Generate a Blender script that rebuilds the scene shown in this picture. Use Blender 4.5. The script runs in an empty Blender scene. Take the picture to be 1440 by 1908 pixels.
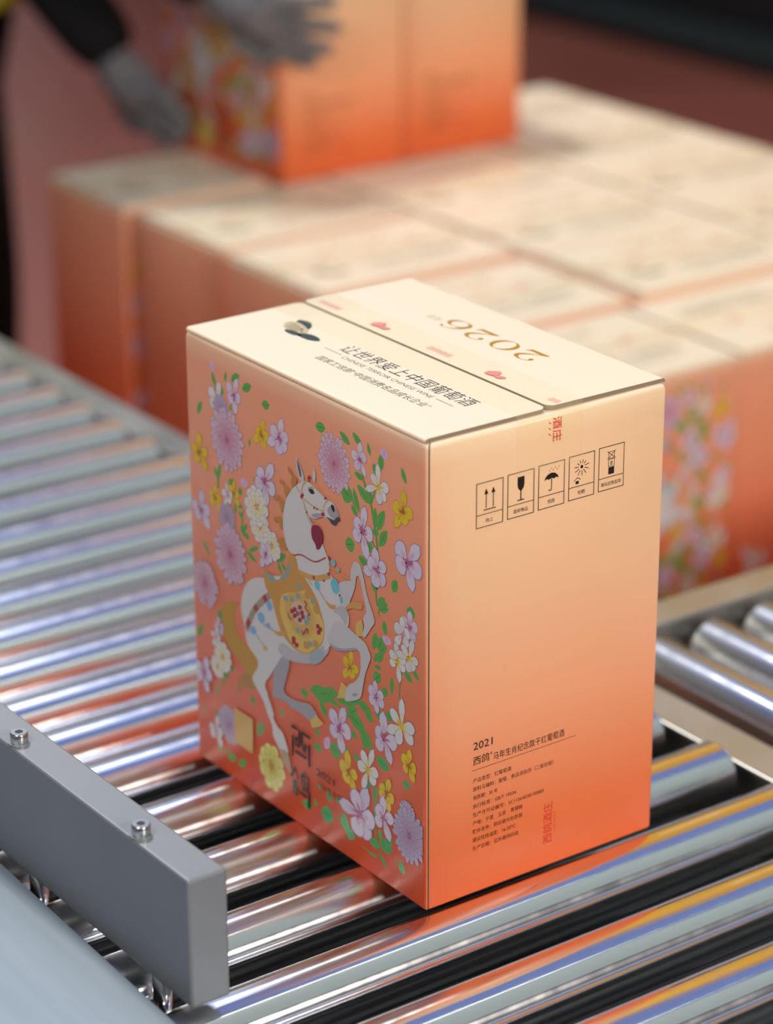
import bpy, bmesh, math, random
from mathutils import Vector, Matrix

# ------------------------------------------------------------------ camera, world, lights, exposure
SC = bpy.context.scene
COL = SC.collection
R = math.radians

cam_data = bpy.data.cameras.new('camera')
cam = bpy.data.objects.new('camera', cam_data)
COL.objects.link(cam)
cam_data.sensor_width = 36.0
cam_data.lens = 94.4395
cam_data.clip_start = 0.05
cam_data.clip_end = 100
cam_data.dof.use_dof = True
cam_data.dof.focus_distance = 1.785
cam_data.dof.aperture_fstop = 3.5
cam_data.dof.aperture_blades = 0
cr, cu, cf = Vector((0.810856, -0.585234, -0.003725)), Vector((0.221510, 0.301003, 0.927540)), Vector((0.541707, 0.752926, -0.373705))
M = Matrix((cr, cu, -cf)).transposed().to_4x4()
M.translation = Vector((-0.945720, -1.270497, 0.929679))
cam.matrix_world = M
SC.camera = cam

SC.view_settings.view_transform = 'Standard'
SC.view_settings.look = 'None'
SC.view_settings.exposure = 0.0
SC.view_settings.gamma = 1.0
SC.view_settings.use_curve_mapping = False

# surroundings of the hall: bluish daylight ahead, pale ceiling overhead, dim behind the camera
world = bpy.data.worlds.new('hall_surroundings')
SC.world = world
world.use_nodes = True
wn, wl = world.node_tree.nodes, world.node_tree.links
wn.clear()
w_out = wn.new('ShaderNodeOutputWorld')
w_bg = wn.new('ShaderNodeBackground')
w_tc = wn.new('ShaderNodeTexCoord')
w_sep = wn.new('ShaderNodeSeparateXYZ')
w_at = wn.new('ShaderNodeMath'); w_at.operation = 'ARCTAN2'
w_mul = wn.new('ShaderNodeMath'); w_mul.operation = 'MULTIPLY'; w_mul.inputs[1].default_value = 1/math.pi
w_ramp = wn.new('ShaderNodeValToRGB')
wl.new(w_tc.outputs['Generated'], w_sep.inputs[0])
wl.new(w_sep.outputs['Z'], w_at.inputs[0])
wl.new(w_sep.outputs['Y'], w_at.inputs[1])
wl.new(w_at.outputs[0], w_mul.inputs[0])
wl.new(w_mul.outputs[0], w_ramp.inputs[0])
el = w_ramp.color_ramp.elements
WORLD_STOPS = [(0.0, (.16,.13,.12)), (.03, (.55,.52,.47)), (.16, (.60,.58,.54)), (.21, (.28,.38,.85)), (.50, (.32,.43,.92)),
               (.535, (.26,.34,.60)), (.56, (.78,.90,.88)), (.80, (.60,.70,.68)), (.90, (.36,.41,.39)), (.94, (.06,.06,.055)), (1.0, (.04,.04,.04))]
el[0].position, el[0].color = WORLD_STOPS[0][0], (*WORLD_STOPS[0][1], 1)
el[1].position, el[1].color = WORLD_STOPS[-1][0], (*WORLD_STOPS[-1][1], 1)
for p, c in WORLD_STOPS[1:-1]:
    e = el.new(p); e.color = (*c, 1)
w_bg.inputs['Strength'].default_value = 0.56
w_dim = wn.new('ShaderNodeMapRange'); w_dim.inputs[1].default_value = -.5; w_dim.inputs[2].default_value = .05; w_dim.inputs[3].default_value = .35   # the left side of the hall is darker
w_mix = wn.new('ShaderNodeVectorMath'); w_mix.operation = 'SCALE'
wl.new(w_sep.outputs['X'], w_dim.inputs[0]); wl.new(w_dim.outputs[0], w_mix.inputs['Scale'])
wl.new(w_ramp.outputs[0], w_mix.inputs[0]); wl.new(w_mix.outputs[0], w_bg.inputs['Color'])
wl.new(w_bg.outputs[0], w_out.inputs['Surface'])

def lamp(name, loc, target, size, power, color=(1, .96, .9), size_y=None):
    d = bpy.data.lights.new(name, 'AREA')
    d.shape = 'RECTANGLE' if size_y else 'SQUARE'
    d.size = size
    if size_y: d.size_y = size_y
    d.energy = power
    d.color = color
    o = bpy.data.objects.new(name, d)
    o.location = loc
    o.rotation_euler = (Vector(target) - Vector(loc)).to_track_quat('-Z', 'Y').to_euler()
    COL.objects.link(o)
    return o

lamp('area_lamp', (.55, 2.8, 4.0), (1.0, 1.4, 0), 0.5, 108, (1, .96, .89))  # ceiling lamp above the stack
lamp('area_lamp', (.1, -3.7, 1.9), (.4, .3, 0.0), 0.7, 114, (1, .95, .88))  # added fill from the front for the lettered carton face
lamp('area_lamp', (-1.35, -.25, 1.75), (.1, .15, .15), 0.5, 19, (1, .97, .93))  # added fill close by on the left for the horse face
lamp('added_reflection_panel', (.95, 3.3, 2.1), (.1, .6, 0), 1.5, 3.6, (.70, .80, 1), 1.7)  # unseen panel added to brighten reflections on the left rollers
lamp('added_blue_panel', (1.0, 2.25, 3.0), (1.0, 2.25, 0), 1.2, 10.5, (.66, .78, 1), 1.9)  # unseen panel added for the bluish bands on the left rollers
lamp('ceiling_tube', (1.0, -.62, 3.4), (1.0, -.62, 0), 3.2, 3.0, (1, 1, .97), .05)

# ------------------------------------------------------------------ helpers
def lin(h):
    h = h.lstrip('#')
    out = []
    for i in (0, 2, 4):
        c = int(h[i:i+2], 16)/255
        out.append(c/12.92 if c <= .04045 else ((c+.055)/1.055)**2.4)
    return tuple(out)

def tag(o, label=None, cat=None, group=None, kind=None):
    if label: o['label'] = label
    if cat: o['category'] = cat
    if group: o['group'] = group
    if kind: o['kind'] = kind
    return o

def thing(name, label, cat, loc=(0, 0, 0), rotz=0, group=None):
    o = bpy.data.objects.new(name, None)
    o.empty_display_size = .05
    o.location = loc; o.rotation_euler = (0, 0, rotz)
    COL.objects.link(o)
    return tag(o, label, cat, group)

def obj(name, bm, mats, parent=None, smooth=False):
    me = bpy.data.meshes.new(name)
    bm.to_mesh(me); bm.free()
    if not isinstance(mats, (list, tuple)): mats = [mats]
    for m in mats: me.materials.append(m)
    if smooth:
        for p in me.polygons: p.use_smooth = True
    o = bpy.data.objects.new(name, me)
    COL.objects.link(o)
    if parent: o.parent = parent
    return o

def copy_tree(o, parent=None):
    c = o.copy(); COL.objects.link(c)
    c.parent = parent
    for ch in list(o.children): copy_tree(ch, c)
    return c

def add_box(bm, x0, x1, y0, y1, z0, z1, bevel=0, seg=2):
    vs = [bm.verts.new((x, y, z)) for x in (x0, x1) for y in (y0, y1) for z in (z0, z1)]
    fs = [(0,1,3,2), (4,6,7,5), (0,4,5,1), (2,3,7,6), (0,2,6,4), (1,5,7,3)]
    faces = [bm.faces.new([vs[i] for i in f]) for f in fs]
    if bevel:
        es = list({e for f in faces for e in f.edges})
        bmesh.ops.bevel(bm, geom=es, offset=bevel, segments=seg, affect='EDGES', profile=.5)
    return vs

def add_lathe(bm, prof, axis='Z', origin=(0, 0, 0), seg=48, smooth=True, cap=True):
    """prof: list of (radius, height) along the axis"""
    ox, oy, oz = origin
    rings = []
    for r, h in prof:
        ring = []
        for i in range(seg):
            a = 2*math.pi*i/seg
            c, s = r*math.cos(a), r*math.sin(a)
            p = {'Z': (c, s, h), 'X': (h, c, s), 'Y': (s, h, c)}[axis]
            ring.append(bm.verts.new((p[0]+ox, p[1]+oy, p[2]+oz)))
        rings.append(ring)
    for a, b in zip(rings, rings[1:]):
        for i in range(seg):
            f = bm.faces.new((a[i], a[(i+1) % seg], b[(i+1) % seg], b[i]))
            f.smooth = smooth
    if cap:
        bm.faces.new(list(reversed(rings[0]))); bm.faces.new(rings[-1])

def add_beam(bm, p, q, w, h):
    p, q = Vector(p), Vector(q)
    d = (q-p).normalized()
    s = d.cross(Vector((0, 0, 1)))
    s = s.normalized() if s.length > 1e-4 else Vector((1, 0, 0))
    u = s.cross(d)
    v = []
    for e in (p, q):
        for a, b in ((-1,-1), (1,-1), (1,1), (-1,1)):
            v.append(bm.verts.new(e + s*a*w/2 + u*b*h/2))
    for f in ((3,2,1,0), (4,5,6,7), (0,1,5,4), (1,2,6,5), (2,3,7,6), (3,0,4,7)):
        bm.faces.new([v[i] for i in f])

# ------------------------------------------------------------------ materials
def mat(name, color=(.8,.8,.8), rough=.5, metal=0, spec=.5, coat=0, coat_rough=.1):
    m = bpy.data.materials.new(name); m.use_nodes = True
    b = m.node_tree.nodes['Principled BSDF']
    b.inputs['Base Color'].default_value = (*color, 1)
    b.inputs['Roughness'].default_value = rough
    b.inputs['Metallic'].default_value = metal
    b.inputs['Specular IOR Level'].default_value = spec
    b.inputs['Coat Weight'].default_value = coat
    b.inputs['Coat Roughness'].default_value = coat_rough
    return m

def noisy(m, scale=(20, 20, 20), rough=(.2, .4), bump=0, col=None, detail=4, bump_dist=.001):
    nt = m.node_tree; b = nt.nodes['Principled BSDF']
    tc = nt.nodes.new('ShaderNodeTexCoord'); mp = nt.nodes.new('ShaderNodeMapping')
    mp.inputs['Scale'].default_value = scale
    n = nt.nodes.new('ShaderNodeTexNoise'); n.inputs['Scale'].default_value = 1; n.inputs['Detail'].default_value = detail
    nt.links.new(tc.outputs['Object'], mp.inputs[0]); nt.links.new(mp.outputs[0], n.inputs['Vector'])
    r = nt.nodes.new('ShaderNodeMapRange'); r.inputs[1].default_value = .3; r.inputs[2].default_value = .7
    r.inputs[3].default_value, r.inputs[4].default_value = rough
    nt.links.new(n.outputs[0], r.inputs[0]); nt.links.new(r.outputs[0], b.inputs['Roughness'])
    if col:
        cr_ = nt.nodes.new('ShaderNodeValToRGB')
        cr_.color_ramp.elements[0].position, cr_.color_ramp.elements[1].position = .3, .7
        cr_.color_ramp.elements[0].color = (*col[0], 1); cr_.color_ramp.elements[1].color = (*col[1], 1)
        nt.links.new(n.outputs[0], cr_.inputs[0]); nt.links.new(cr_.outputs[0], b.inputs['Base Color'])
    if bump:
        bp = nt.nodes.new('ShaderNodeBump'); bp.inputs['Strength'].default_value = bump; bp.inputs['Distance'].default_value = bump_dist
        nt.links.new(n.outputs[0], bp.inputs['Height']); nt.links.new(bp.outputs[0], b.inputs['Normal'])
    return m

def chrome(axis):
    m = noisy(mat('chromed_steel', (.84,.84,.85), .2, 1), (70, 9, 9) if axis == 'X' else (9, 70, 9), (.14, .19), 0, None, 3, .0002)
    b = m.node_tree.nodes['Principled BSDF']
    t = m.node_tree.nodes.new('ShaderNodeTangent'); t.direction_type = 'RADIAL'; t.axis = axis
    m.node_tree.links.new(t.outputs[0], b.inputs['Tangent'])
    b.inputs['Anisotropic'].default_value = .93
    b.inputs['Anisotropic Rotation'].default_value = .25
    return m
M_CHROME_X, M_CHROME_Y = chrome('X'), chrome('Y')
M_CHROME = mat('chromed_post', (.8,.8,.8), .12, 1)
M_AXLE = mat('bright_axle_steel', (.6,.6,.6), .3, 1)
M_BEARING = mat('dark_bearing_cap', (.03,.03,.032), .5)
M_BRUSHED = noisy(mat('brushed_stainless', (.27,.32,.36), .5, .4), (60, 4, 60), (.48, .56), .02, ((.24,.29,.335), (.29,.345,.39)), 5, .0002)
M_BARSTEEL = noisy(mat('satin_stainless', (.25,.265,.28), .45, .45), (6, 6, 6), (.40, .50), 0, ((.225,.24,.255), (.275,.29,.305)), 5, .0004)
M_RAIL = noisy(mat('aluminium_rail', (.52,.53,.48), .4, 1), (10, 10, 10), (.36, .46), 0, ((.49,.50,.45), (.55,.56,.51)))
M_BOLT = mat('bolt_steel', (.66,.66,.64), .2, 1)
M_SOCKET = mat('socket_recess', (.04,.04,.04), .5, .5)
M_DARKFRAME = mat('dark_painted_frame', (.05,.055,.055), .5)
M_KRAFT = mat('bare_board_edge', (.30,.22,.15), .9, 0, .2)
M_TAPEINK = mat('red_tape_ink', (.80,.06,.06), .3)

def carton_material():
    m = bpy.data.materials.new('printed_carton_board'); m.use_nodes = True
    nt = m.node_tree; N = nt.nodes.new; Lk = nt.links.new
    b = nt.nodes['Principled BSDF']
    tc = N('ShaderNodeTexCoord'); sp = N('ShaderNodeSeparateXYZ'); sn = N('ShaderNodeSeparateXYZ')
    Lk(tc.outputs['Object'], sp.inputs[0]); Lk(tc.outputs['Normal'], sn.inputs[0])
    h = N('ShaderNodeMapRange'); h.inputs[2].default_value = .34
    Lk(sp.outputs['Z'], h.inputs[0])
    def ramp(stops):
        r = N('ShaderNodeValToRGB'); e = r.color_ramp.elements
        e[0].position, e[0].color = stops[0][0], (*stops[0][1], 1)
        e[1].position, e[1].color = stops[-1][0], (*stops[-1][1], 1)
        for p, c in stops[1:-1]:
            x = e.new(p); x.color = (*c, 1)
        Lk(h.outputs[0], r.inputs[0]); return r
    side = ramp([(0, (.93,.165,.045)), (.12, (.94,.20,.058)), (.38, (.93,.38,.19)), (.66, (.85,.50,.28)), (.94, (.85,.555,.325)), (1, (.91,.70,.44))])
    art = ramp([(0, (.86,.105,.030)), (.25, (.88,.15,.050)), (.62, (.90,.31,.165)), (.94, (.89,.38,.22)), (1, (.92,.62,.40))])
    nx = N('ShaderNodeMath'); nx.operation = 'ABSOLUTE'; Lk(sn.outputs['X'], nx.inputs[0])
    mx = N('ShaderNodeMapRange'); mx.inputs[1].default_value = .55; mx.inputs[2].default_value = .8; Lk(nx.outputs[0], mx.inputs[0])
    mix = N('ShaderNodeMix'); mix.data_type = 'RGBA'
    my = N('ShaderNodeMapRange'); my.inputs[1].default_value = .55; my.inputs[2].default_value = .8; Lk(sn.outputs['Y'], my.inputs[0])
    mxy = N('ShaderNodeMath'); mxy.operation = 'MAXIMUM'; Lk(mx.outputs[0], mxy.inputs[0]); Lk(my.outputs[0], mxy.inputs[1])
    Lk(mxy.outputs[0], mix.inputs['Factor']); Lk(side.outputs[0], mix.inputs['A']); Lk(art.outputs[0], mix.inputs['B'])
    nz = N('ShaderNodeMapRange'); nz.inputs[1].default_value = .35; nz.inputs[2].default_value = .75; Lk(sn.outputs['Z'], nz.inputs[0])
    mix2 = N('ShaderNodeMix'); mix2.data_type = 'RGBA'; mix2.inputs['B'].default_value = (.92,.79,.60,1)
    Lk(nz.outputs[0], mix2.inputs['Factor']); Lk(mix.outputs['Result'], mix2.inputs['A'])
    Lk(mix2.outputs['Result'], b.inputs['Base Color'])
    # faint vertical fluting of the corrugated board
    add = N('ShaderNodeMath'); add.operation = 'ADD'; Lk(sp.outputs['X'], add.inputs[0]); Lk(sp.outputs['Y'], add.inputs[1])
    ml = N('ShaderNodeMath'); ml.operation = 'MULTIPLY'; ml.inputs[1].default_value = 2*math.pi/.0042; Lk(add.outputs[0], ml.inputs[0])
    si = N('ShaderNodeMath'); si.operation = 'SINE'; Lk(ml.outputs[0], si.inputs[0])
    bp = N('ShaderNodeBump'); bp.inputs['Strength'].default_value = .025; bp.inputs['Distance'].default_value = .0004
    Lk(si.outputs[0], bp.inputs['Height']); Lk(bp.outputs[0], b.inputs['Normal'])
    b.inputs['Roughness'].default_value = .38
    b.inputs['Specular IOR Level'].default_value = .42
    return m
M_PRINT = carton_material()

def ink_material():
    m = bpy.data.materials.new('printing_ink'); m.use_nodes = True
    nt = m.node_tree; b = nt.nodes['Principled BSDF']
    a = nt.nodes.new('ShaderNodeAttribute'); a.attribute_name = 'ink'
    nt.links.new(a.outputs['Color'], b.inputs['Base Color'])
    b.inputs['Roughness'].default_value = .38; b.inputs['Specular IOR Level'].default_value = .42
    return m
M_INK = ink_material()

def tape_material():
    m = bpy.data.materials.new('clear_packing_tape'); m.use_nodes = True
    b = m.node_tree.nodes['Principled BSDF']
    b.inputs['Base Color'].default_value = (.97,.84,.45,1); b.inputs['Roughness'].default_value = .14
    b.inputs['Alpha'].default_value = .11
    return m
M_TAPE = tape_material()

# ------------------------------------------------------------------ the setting
M_FLOOR = noisy(mat('red_epoxy_floor', (.36,.10,.065), .3), (1.2, 1.2, 1.2), (.3, .5), 0, ((.36,.105,.07), (.42,.13,.085)))
FLOOR_Z = -.72
bm = bmesh.new(); add_box(bm, -6, 9, -6, 10, FLOOR_Z-.1, FLOOR_Z)
tag(obj('floor', bm, M_FLOOR), kind='structure')
M_WALL = noisy(mat('grey_hall_wall', (.5,.5,.5), .8), (2, 2, 2), (.7, .9), 0, ((.46,.47,.46), (.52,.52,.51)))
bm = bmesh.new(); add_box(bm, -6.1, -6, -6, 10, FLOOR_Z, 4.6); tag(obj('wall_left', bm, M_WALL), kind='structure')
bm = bmesh.new(); add_box(bm, -6, 9, -6.1, -6, FLOOR_Z, 4.6); tag(obj('wall_near', bm, M_WALL), kind='structure')

# ------------------------------------------------------------------ conveyor: rollers and frames
ROLLER_R = .025
def roller(axis, length):
    """a chromed tube with closed ends and a thin axle, centred on its axis"""
    r, h = ROLLER_R, length/2
    bm = bmesh.new()
    add_lathe(bm, [(r-.004, -h), (r-.001, -h+.0006), (r, -h+.003), (r, h-.003), (r-.001, h-.0006), (r-.004, h)], axis, seg=96)
    t = obj('conveyor_roller', bm, M_CHROME_X if axis == 'X' else M_CHROME_Y)
    bm = bmesh.new(); add_lathe(bm, [(.016, -h-.003), (.017, -h), (.017, h), (.016, h+.003)], axis, seg=32)
    obj('bearing_cap', bm, M_BEARING, t)
    bm = bmesh.new(); add_lathe(bm, [(.006, -h-.013), (.006, h+.013)], axis, seg=16)
    obj('axle', bm, M_AXLE, t)
    return t

MAIN_X0, MAIN_X1 = -.36, .331
main_roller = roller('X', MAIN_X1-MAIN_X0)
near = [-.245, -.163, -.082, .001, .083, .165, .248, .330]
far = [.330+.0655*k for k in range(1, 22)]
near_labels = ['chrome roller nearest the camera, at the very bottom edge',
               'chrome roller second from the bottom right corner, in front of the carton',
               'chrome roller passing just in front of the carton, under the end of the guide bar',
               'chrome roller under the near bottom corner of the printed carton',
               'chrome roller under the lettering of the printed carton, second behind its near corner',
               'chrome roller under the middle of the printed carton',
               'chrome roller under the back part of the printed carton, below the gold block',
               'chrome roller just behind the back edge of the printed carton, wide dark gap before it']
ORD = ['first', 'second', 'third', 'fourth', 'fifth', 'sixth', 'seventh', 'eighth', 'ninth', 'tenth', 'eleventh', 'twelfth', 'thirteenth', 'fourteenth',
       'fifteenth', 'sixteenth', 'seventeenth', 'eighteenth', 'nineteenth', 'twentieth', 'twenty-first', 'twenty-second']
for i, y in enumerate(near + far):
    t = main_roller if i == 0 else copy_tree(main_roller)
    t.location = ((MAIN_X0+MAIN_X1)/2, y-.0113, -ROLLER_R)
    t.rotation_euler = (random.Random(i).uniform(0, 6), 0, 0)
    lab = near_labels[i] if i < 8 else 'blurred chrome roller, %s beyond the wide gap behind the carton, towards upper left' % ORD[i-8]
    tag(t, lab, 'conveyor roller', 'rollers of the main conveyor')

# frame of the main conveyor
YA, YB = -.42, 1.80
fr = thing('roller_conveyor', 'grey metal side rails and legs carrying the main row of chrome rollers', 'conveyor', (0, 0, FLOOR_Z))
def local(bm, dz=-FLOOR_Z): bmesh.ops.translate(bm, verts=bm.verts, vec=(0, 0, dz))
bm = bmesh.new()
add_box(bm, .338, .377, YA, YB, -.017, -.0135, .0012); add_box(bm, .345, .349, YA, YB, -.14, -.0168); add_box(bm, .345, .377, YA, YB, -.143, -.139)
local(bm); tag(obj('side_rail', bm, M_RAIL, fr), 'right side rail with pale flat top flange')
bm = bmesh.new(); add_box(bm, -.381, -.377, YA, YB, -.14, -.03); add_box(bm, -.40, -.377, YA, YB, -.143, -.139)
local(bm); obj('side_rail', bm, M_RAIL, fr)
for x in (-.39, .355):
    for y in (-.3, .7, 1.7):
        bm = bmesh.new(); add_box(bm, x-.018, x+.018, y-.03, y+.03, FLOOR_Z+.012, -.143, .003); add_box(bm, x-.04, x+.04, y-.05, y+.05, FLOOR_Z, FLOOR_Z+.012)
        local(bm); obj('leg', bm, M_DARKFRAME, fr)
for y in (-.3, .7, 1.7):
    bm = bmesh.new(); add_box(bm, -.375, .337, y-.02, y+.02, -.135, -.10); local(bm); obj('cross_bar', bm, M_DARKFRAME, fr)

bm = bmesh.new(); add_box(bm, -.376, .344, YA, YB, -.098, -.094); local(bm); tag(obj('shade_sheet', bm, M_DARKFRAME, fr), 'dark sheet added below the rollers for the shade there')  # dark sheet added to stand for the shade under the rollers

# side conveyor, rollers turned a quarter
side_roller = roller('Y', .62)
for i in range(9):
    t = side_roller if i == 0 else copy_tree(side_roller)
    t.location = (.421+.0605*i, .246-.31, -ROLLER_R)
    tag(t, 'chrome roller on the side conveyor, %s one beyond the pale rail at right' % ORD[i], 'conveyor roller', 'rollers of the side conveyor')
sf = thing('side_conveyor', 'beige rail frame of the side conveyor in front of the stacked cartons', 'conveyor', (0, 0, FLOOR_Z))
for (y0, y1, lab) in ((.262, .300, 'beige rail below the stacked cartons'), (-.428, -.39, None)):
    bm = bmesh.new(); ya = y0 if y0 > 0 else y1-.004
    add_box(bm, .384, 1.02, y0, y1, -.004, 0, .0012); add_box(bm, .384, 1.02, ya, ya+.004, -.13, -.0035)
    local(bm); o = obj('side_rail', bm, M_RAIL, sf)
    if lab: tag(o, lab)
for x in (.42, .97):
    for y in (-.41, .28):
        bm = bmesh.new(); add_box(bm, x-.02, x+.02, y-.015, y+.015, FLOOR_Z, -.005 if y < 0 else -.005, .002); local(bm); obj('leg', bm, M_DARKFRAME, sf)

# guide bar with cap screws on posts, and the sheet metal plate
gb = thing('guide_bar', 'thick satin steel guide bar on posts above the rollers at lower left', 'guide bar', (-.188, 0, 0), 0)
BX0, BX1, BZ0, BZ1, BY0, BY1 = -.0145, .0145, .0125, .104, -.027, .62
bm = bmesh.new(); add_box(bm, BX0, BX1, BY0, BY1, BZ0, BZ1, .0022, 3); obj('bar', bm, M_BARSTEEL, gb)
for y in (.041, .201, .361, .521):
    bm = bmesh.new()
    add_lathe(bm, [(.0058, BZ1), (.0062, BZ1+.0008), (.0062, BZ1+.0074), (.0055, BZ1+.0084)], 'Z', (-.0066, y, 0), 32)
    bo = obj('cap_screw', bm, M_BOLT, gb)
    bm = bmesh.new(); add_lathe(bm, [(.0030, BZ1+.0080), (.0030, BZ1+.00846)], 'Z', (-.0066, y, 0), 6, False); obj('hex_socket', bm, M_SOCKET, bo)
    bm = bmesh.new(); add_lathe(bm, [(.0076, BZ1-.0001), (.0074, BZ1+.0007)], 'Z', (-.0066, y, 0), 32); obj('washer', bm, M_BARSTEEL, bo)
for y in (.033, .197, .3515):
    bm = bmesh.new(); add_lathe(bm, [(.0068, -.09), (.0068, BZ0+.001)], 'Z', (0, y, 0), 28); obj('post', bm, M_CHROME, gb)

bm = bmesh.new(); add_box(bm, -.30, 0, -.6, .6, .004, .012, .0012)
pl = obj('steel_plate', bm, M_BRUSHED); pl.location = (-.2135, .1, 0); pl.rotation_euler = (0, 0, R(-1.9))
tag(pl, 'flat brushed steel plate covering the roller ends in the lower left corner', 'metal plate')

# ------------------------------------------------------------------ the printed carton
CX, CY, CZ = 0.2005, 0.2891, .34
INK = {'g': '#64ad52','d': '#54b266','s': '#6f9a48','lilac': '#e2d4e4','lilacedge': '#9a86b4','magenta': '#c46c9c','white': '#e9e4e2','greyedge': '#908894','pinkc': '#dfa6bd','yellow': '#ecca30','yellowedge': '#cf9a2c','amber': '#c57a1c','pink': '#e0c2d0','dahliaedge': '#93799c','rose': '#cf7c9a','greylilac': '#bfb2c8','mauve': '#b487a8','cream': '#f0dc98','paleyellow': '#ece48a','olive': '#c9bd45','bud': '#e0b8dd','tail': '#c9963f','tail2': '#bd8440','hs': '#aca6ad','hs2': '#c2bdc0','h': '#dcd8d7','hl': '#d0cccd','gold': '#e3bb6a','gold2': '#dba45c','hoof': '#c3a98a','ear': '#6c6570','muz': '#4c474d','dark': '#2b282c','mane': '#c98a45','saddle': '#d49a4d','pad': '#e8c268','pad2': '#dcb061','pad3': '#d9bfa0','teal': '#8fa9a3','tealgrey': '#a9b6bb','red': '#b03046','red2': '#b5453f','tan': '#cf9c58','blue': '#5c7fa8','aqua': '#74c4d6','sky': '#86b4e0','maroon': '#8f2440','strap': '#d8a86c','strapg': '#a99a88','sticker': '#d9ad5c','ink': '#15110f','brown': '#5a2c18','logo': '#27403f','beige': '#cdbb95','goldink': '#b8860f','greybrown': '#b3a68c','tapered': '#e0332b','tapered2': '#e8573a','tapepink': '#f0a09a','tapewing': '#ec8f86'}
INK = {k: lin(v) for k, v in INK.items()}

class Press:
    """collects flat printed shapes for one face; every later layer lies a few microns higher"""
    def __init__(self, bm, place, normal):
        self.bm, self.place, self.n = bm, place, Vector(normal)
        self.lay = bm.loops.layers.float_color.get('ink') or bm.loops.layers.float_color.new('ink')
        self.z = 0
    def face(self, pts, col, z):
        off = .00003 + z*.000002
        vs = [self.bm.verts.new(self.place(u/1000, v/1000, off)) for u, v in pts]
        try: f = self.bm.faces.new(vs)
        except ValueError: return
        f.normal_update()
        if f.normal.dot(self.n) < 0: f.normal_flip()
        f.material_index = 1
        c = (*col, 1)
        for l in f.loops: l[self.lay] = c
    def mesh(self, verts, faces, col, z):
        off = .00003 + z*.000002
        vs = [self.bm.verts.new(self.place(u/1000, v/1000, off)) for u, v in verts]
        for fi in faces:
            try: f = self.bm.faces.new([vs[i] for i in fi])
            except ValueError: continue
            f.normal_update()
            if f.normal.dot(self.n) < 0: f.normal_flip()
            f.material_index = 1
            for l in f.loops: l[self.lay] = (*col, 1)

def smooth_closed(p, n=4):
    out = []; k = len(p)
    for i in range(k):
        a, b, c, d = p[i-1], p[i], p[(i+1) % k], p[(i+2) % k]
        for j in range(n):
            t = j/n
            out.append(tuple(.5*(2*b[q]+(c[q]-a[q])*t+(2*a[q]-5*b[q]+4*c[q]-d[q])*t*t+(3*b[q]-a[q]-3*c[q]+d[q])*t**3) for q in (0, 1)))
    return out

def smooth_open(p, n=4):
    out = []
    for i in range(len(p)-1):
        a = p[max(i-1, 0)]; b = p[i]; c = p[i+1]; d = p[min(i+2, len(p)-1)]
        for j in range(n):
            t = j/n
            out.append(tuple(.5*(2*b[q]+(c[q]-a[q])*t+(2*a[q]-5*b[q]+4*c[q]-d[q])*t*t+(3*b[q]-a[q]-3*c[q]+d[q])*t**3) for q in range(len(b))))
    return out + [p[-1]]

def ribbon(P, pts, w, col, z, taper=False):
    n = len(pts)
    if n < 2: return
    Lf, Rt = [], []
    for i, p in enumerate(pts):
        a = pts[max(i-1, 0)]; b = pts[min(i+1, n-1)]
        dx, dy = b[0]-a[0], b[1]-a[1]; l = math.hypot(dx, dy) or 1
        ww = (p[2] if len(p) > 2 else w)/2
        if taper: ww *= .35+.65*math.sin(math.pi*min(max(i/(n-1), .06), .94))
        Lf.append((p[0]-dy/l*ww, p[1]+dx/l*ww)); Rt.append((p[0]+dy/l*ww, p[1]-dx/l*ww))
    P.mesh(Lf+Rt, [(i, i+1, n+i+1, n+i) for i in range(n-1)], col, z)

def leaf(P, x0, y0, x1, y1, w, col, z):
    dx, dy = x1-x0, y1-y0; l = math.hypot(dx, dy) or 1
    nx, ny = -dy/l, dx/l
    up = [(x0+dx*t+nx*w/2*s, y0+dy*t+ny*w/2*s) for t, s in ((0, 0), (.15, .55), (.35, .95), (.55, 1), (.75, .75), (.9, .35), (1, 0))]
    dn = [(x0+dx*t-nx*w/2*s, y0+dy*t-ny*w/2*s) for t, s in ((.9, .35), (.75, .75), (.55, .9), (.35, .85), (.15, .5))]
    P.face(up+dn, col, z)
    P.face([(x0+dx*.05, y0+dy*.05), (x0+dx*.5+nx*w*.06, y0+dy*.5+ny*w*.06), (x0+dx*.92, y0+dy*.92), (x0+dx*.5-nx*w*.03, y0+dy*.5-ny*w*.03)], tuple(c*.6 for c in col), z+1)

def petal(P, cx, cy, ang, r0, r1, w, col, z, tip=.6, edge=None):
    c, s = math.cos(ang), math.sin(ang)
    def at(r, t): return (cx+c*r-s*t, cy+s*r+c*t)
    d = r1-r0
    def shape(k, g):
        h = w/2*k
        return [at(r0, 0), at(r0+d*.25, h*.55), at(r0+d*.55, h), at(r0+d*.8*g, h*.85), at(r0+d*.94*g, h*tip*.7), at(r1*g+r0*(1-g), h*.12),
                at(r0+d*.95*g, -h*tip*.6), at(r0+d*.8*g, -h*.85), at(r0+d*.55, -h), at(r0+d*.25, -h*.55)]
    if edge: P.face(shape(1.0, 1.0), edge, z)
    P.face(shape(.91 if edge else 1, .97 if edge else 1), col, z+1)

def mixc(a, b, t): return tuple(x*(1-t)+y*t for x, y in zip(a, b))

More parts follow.
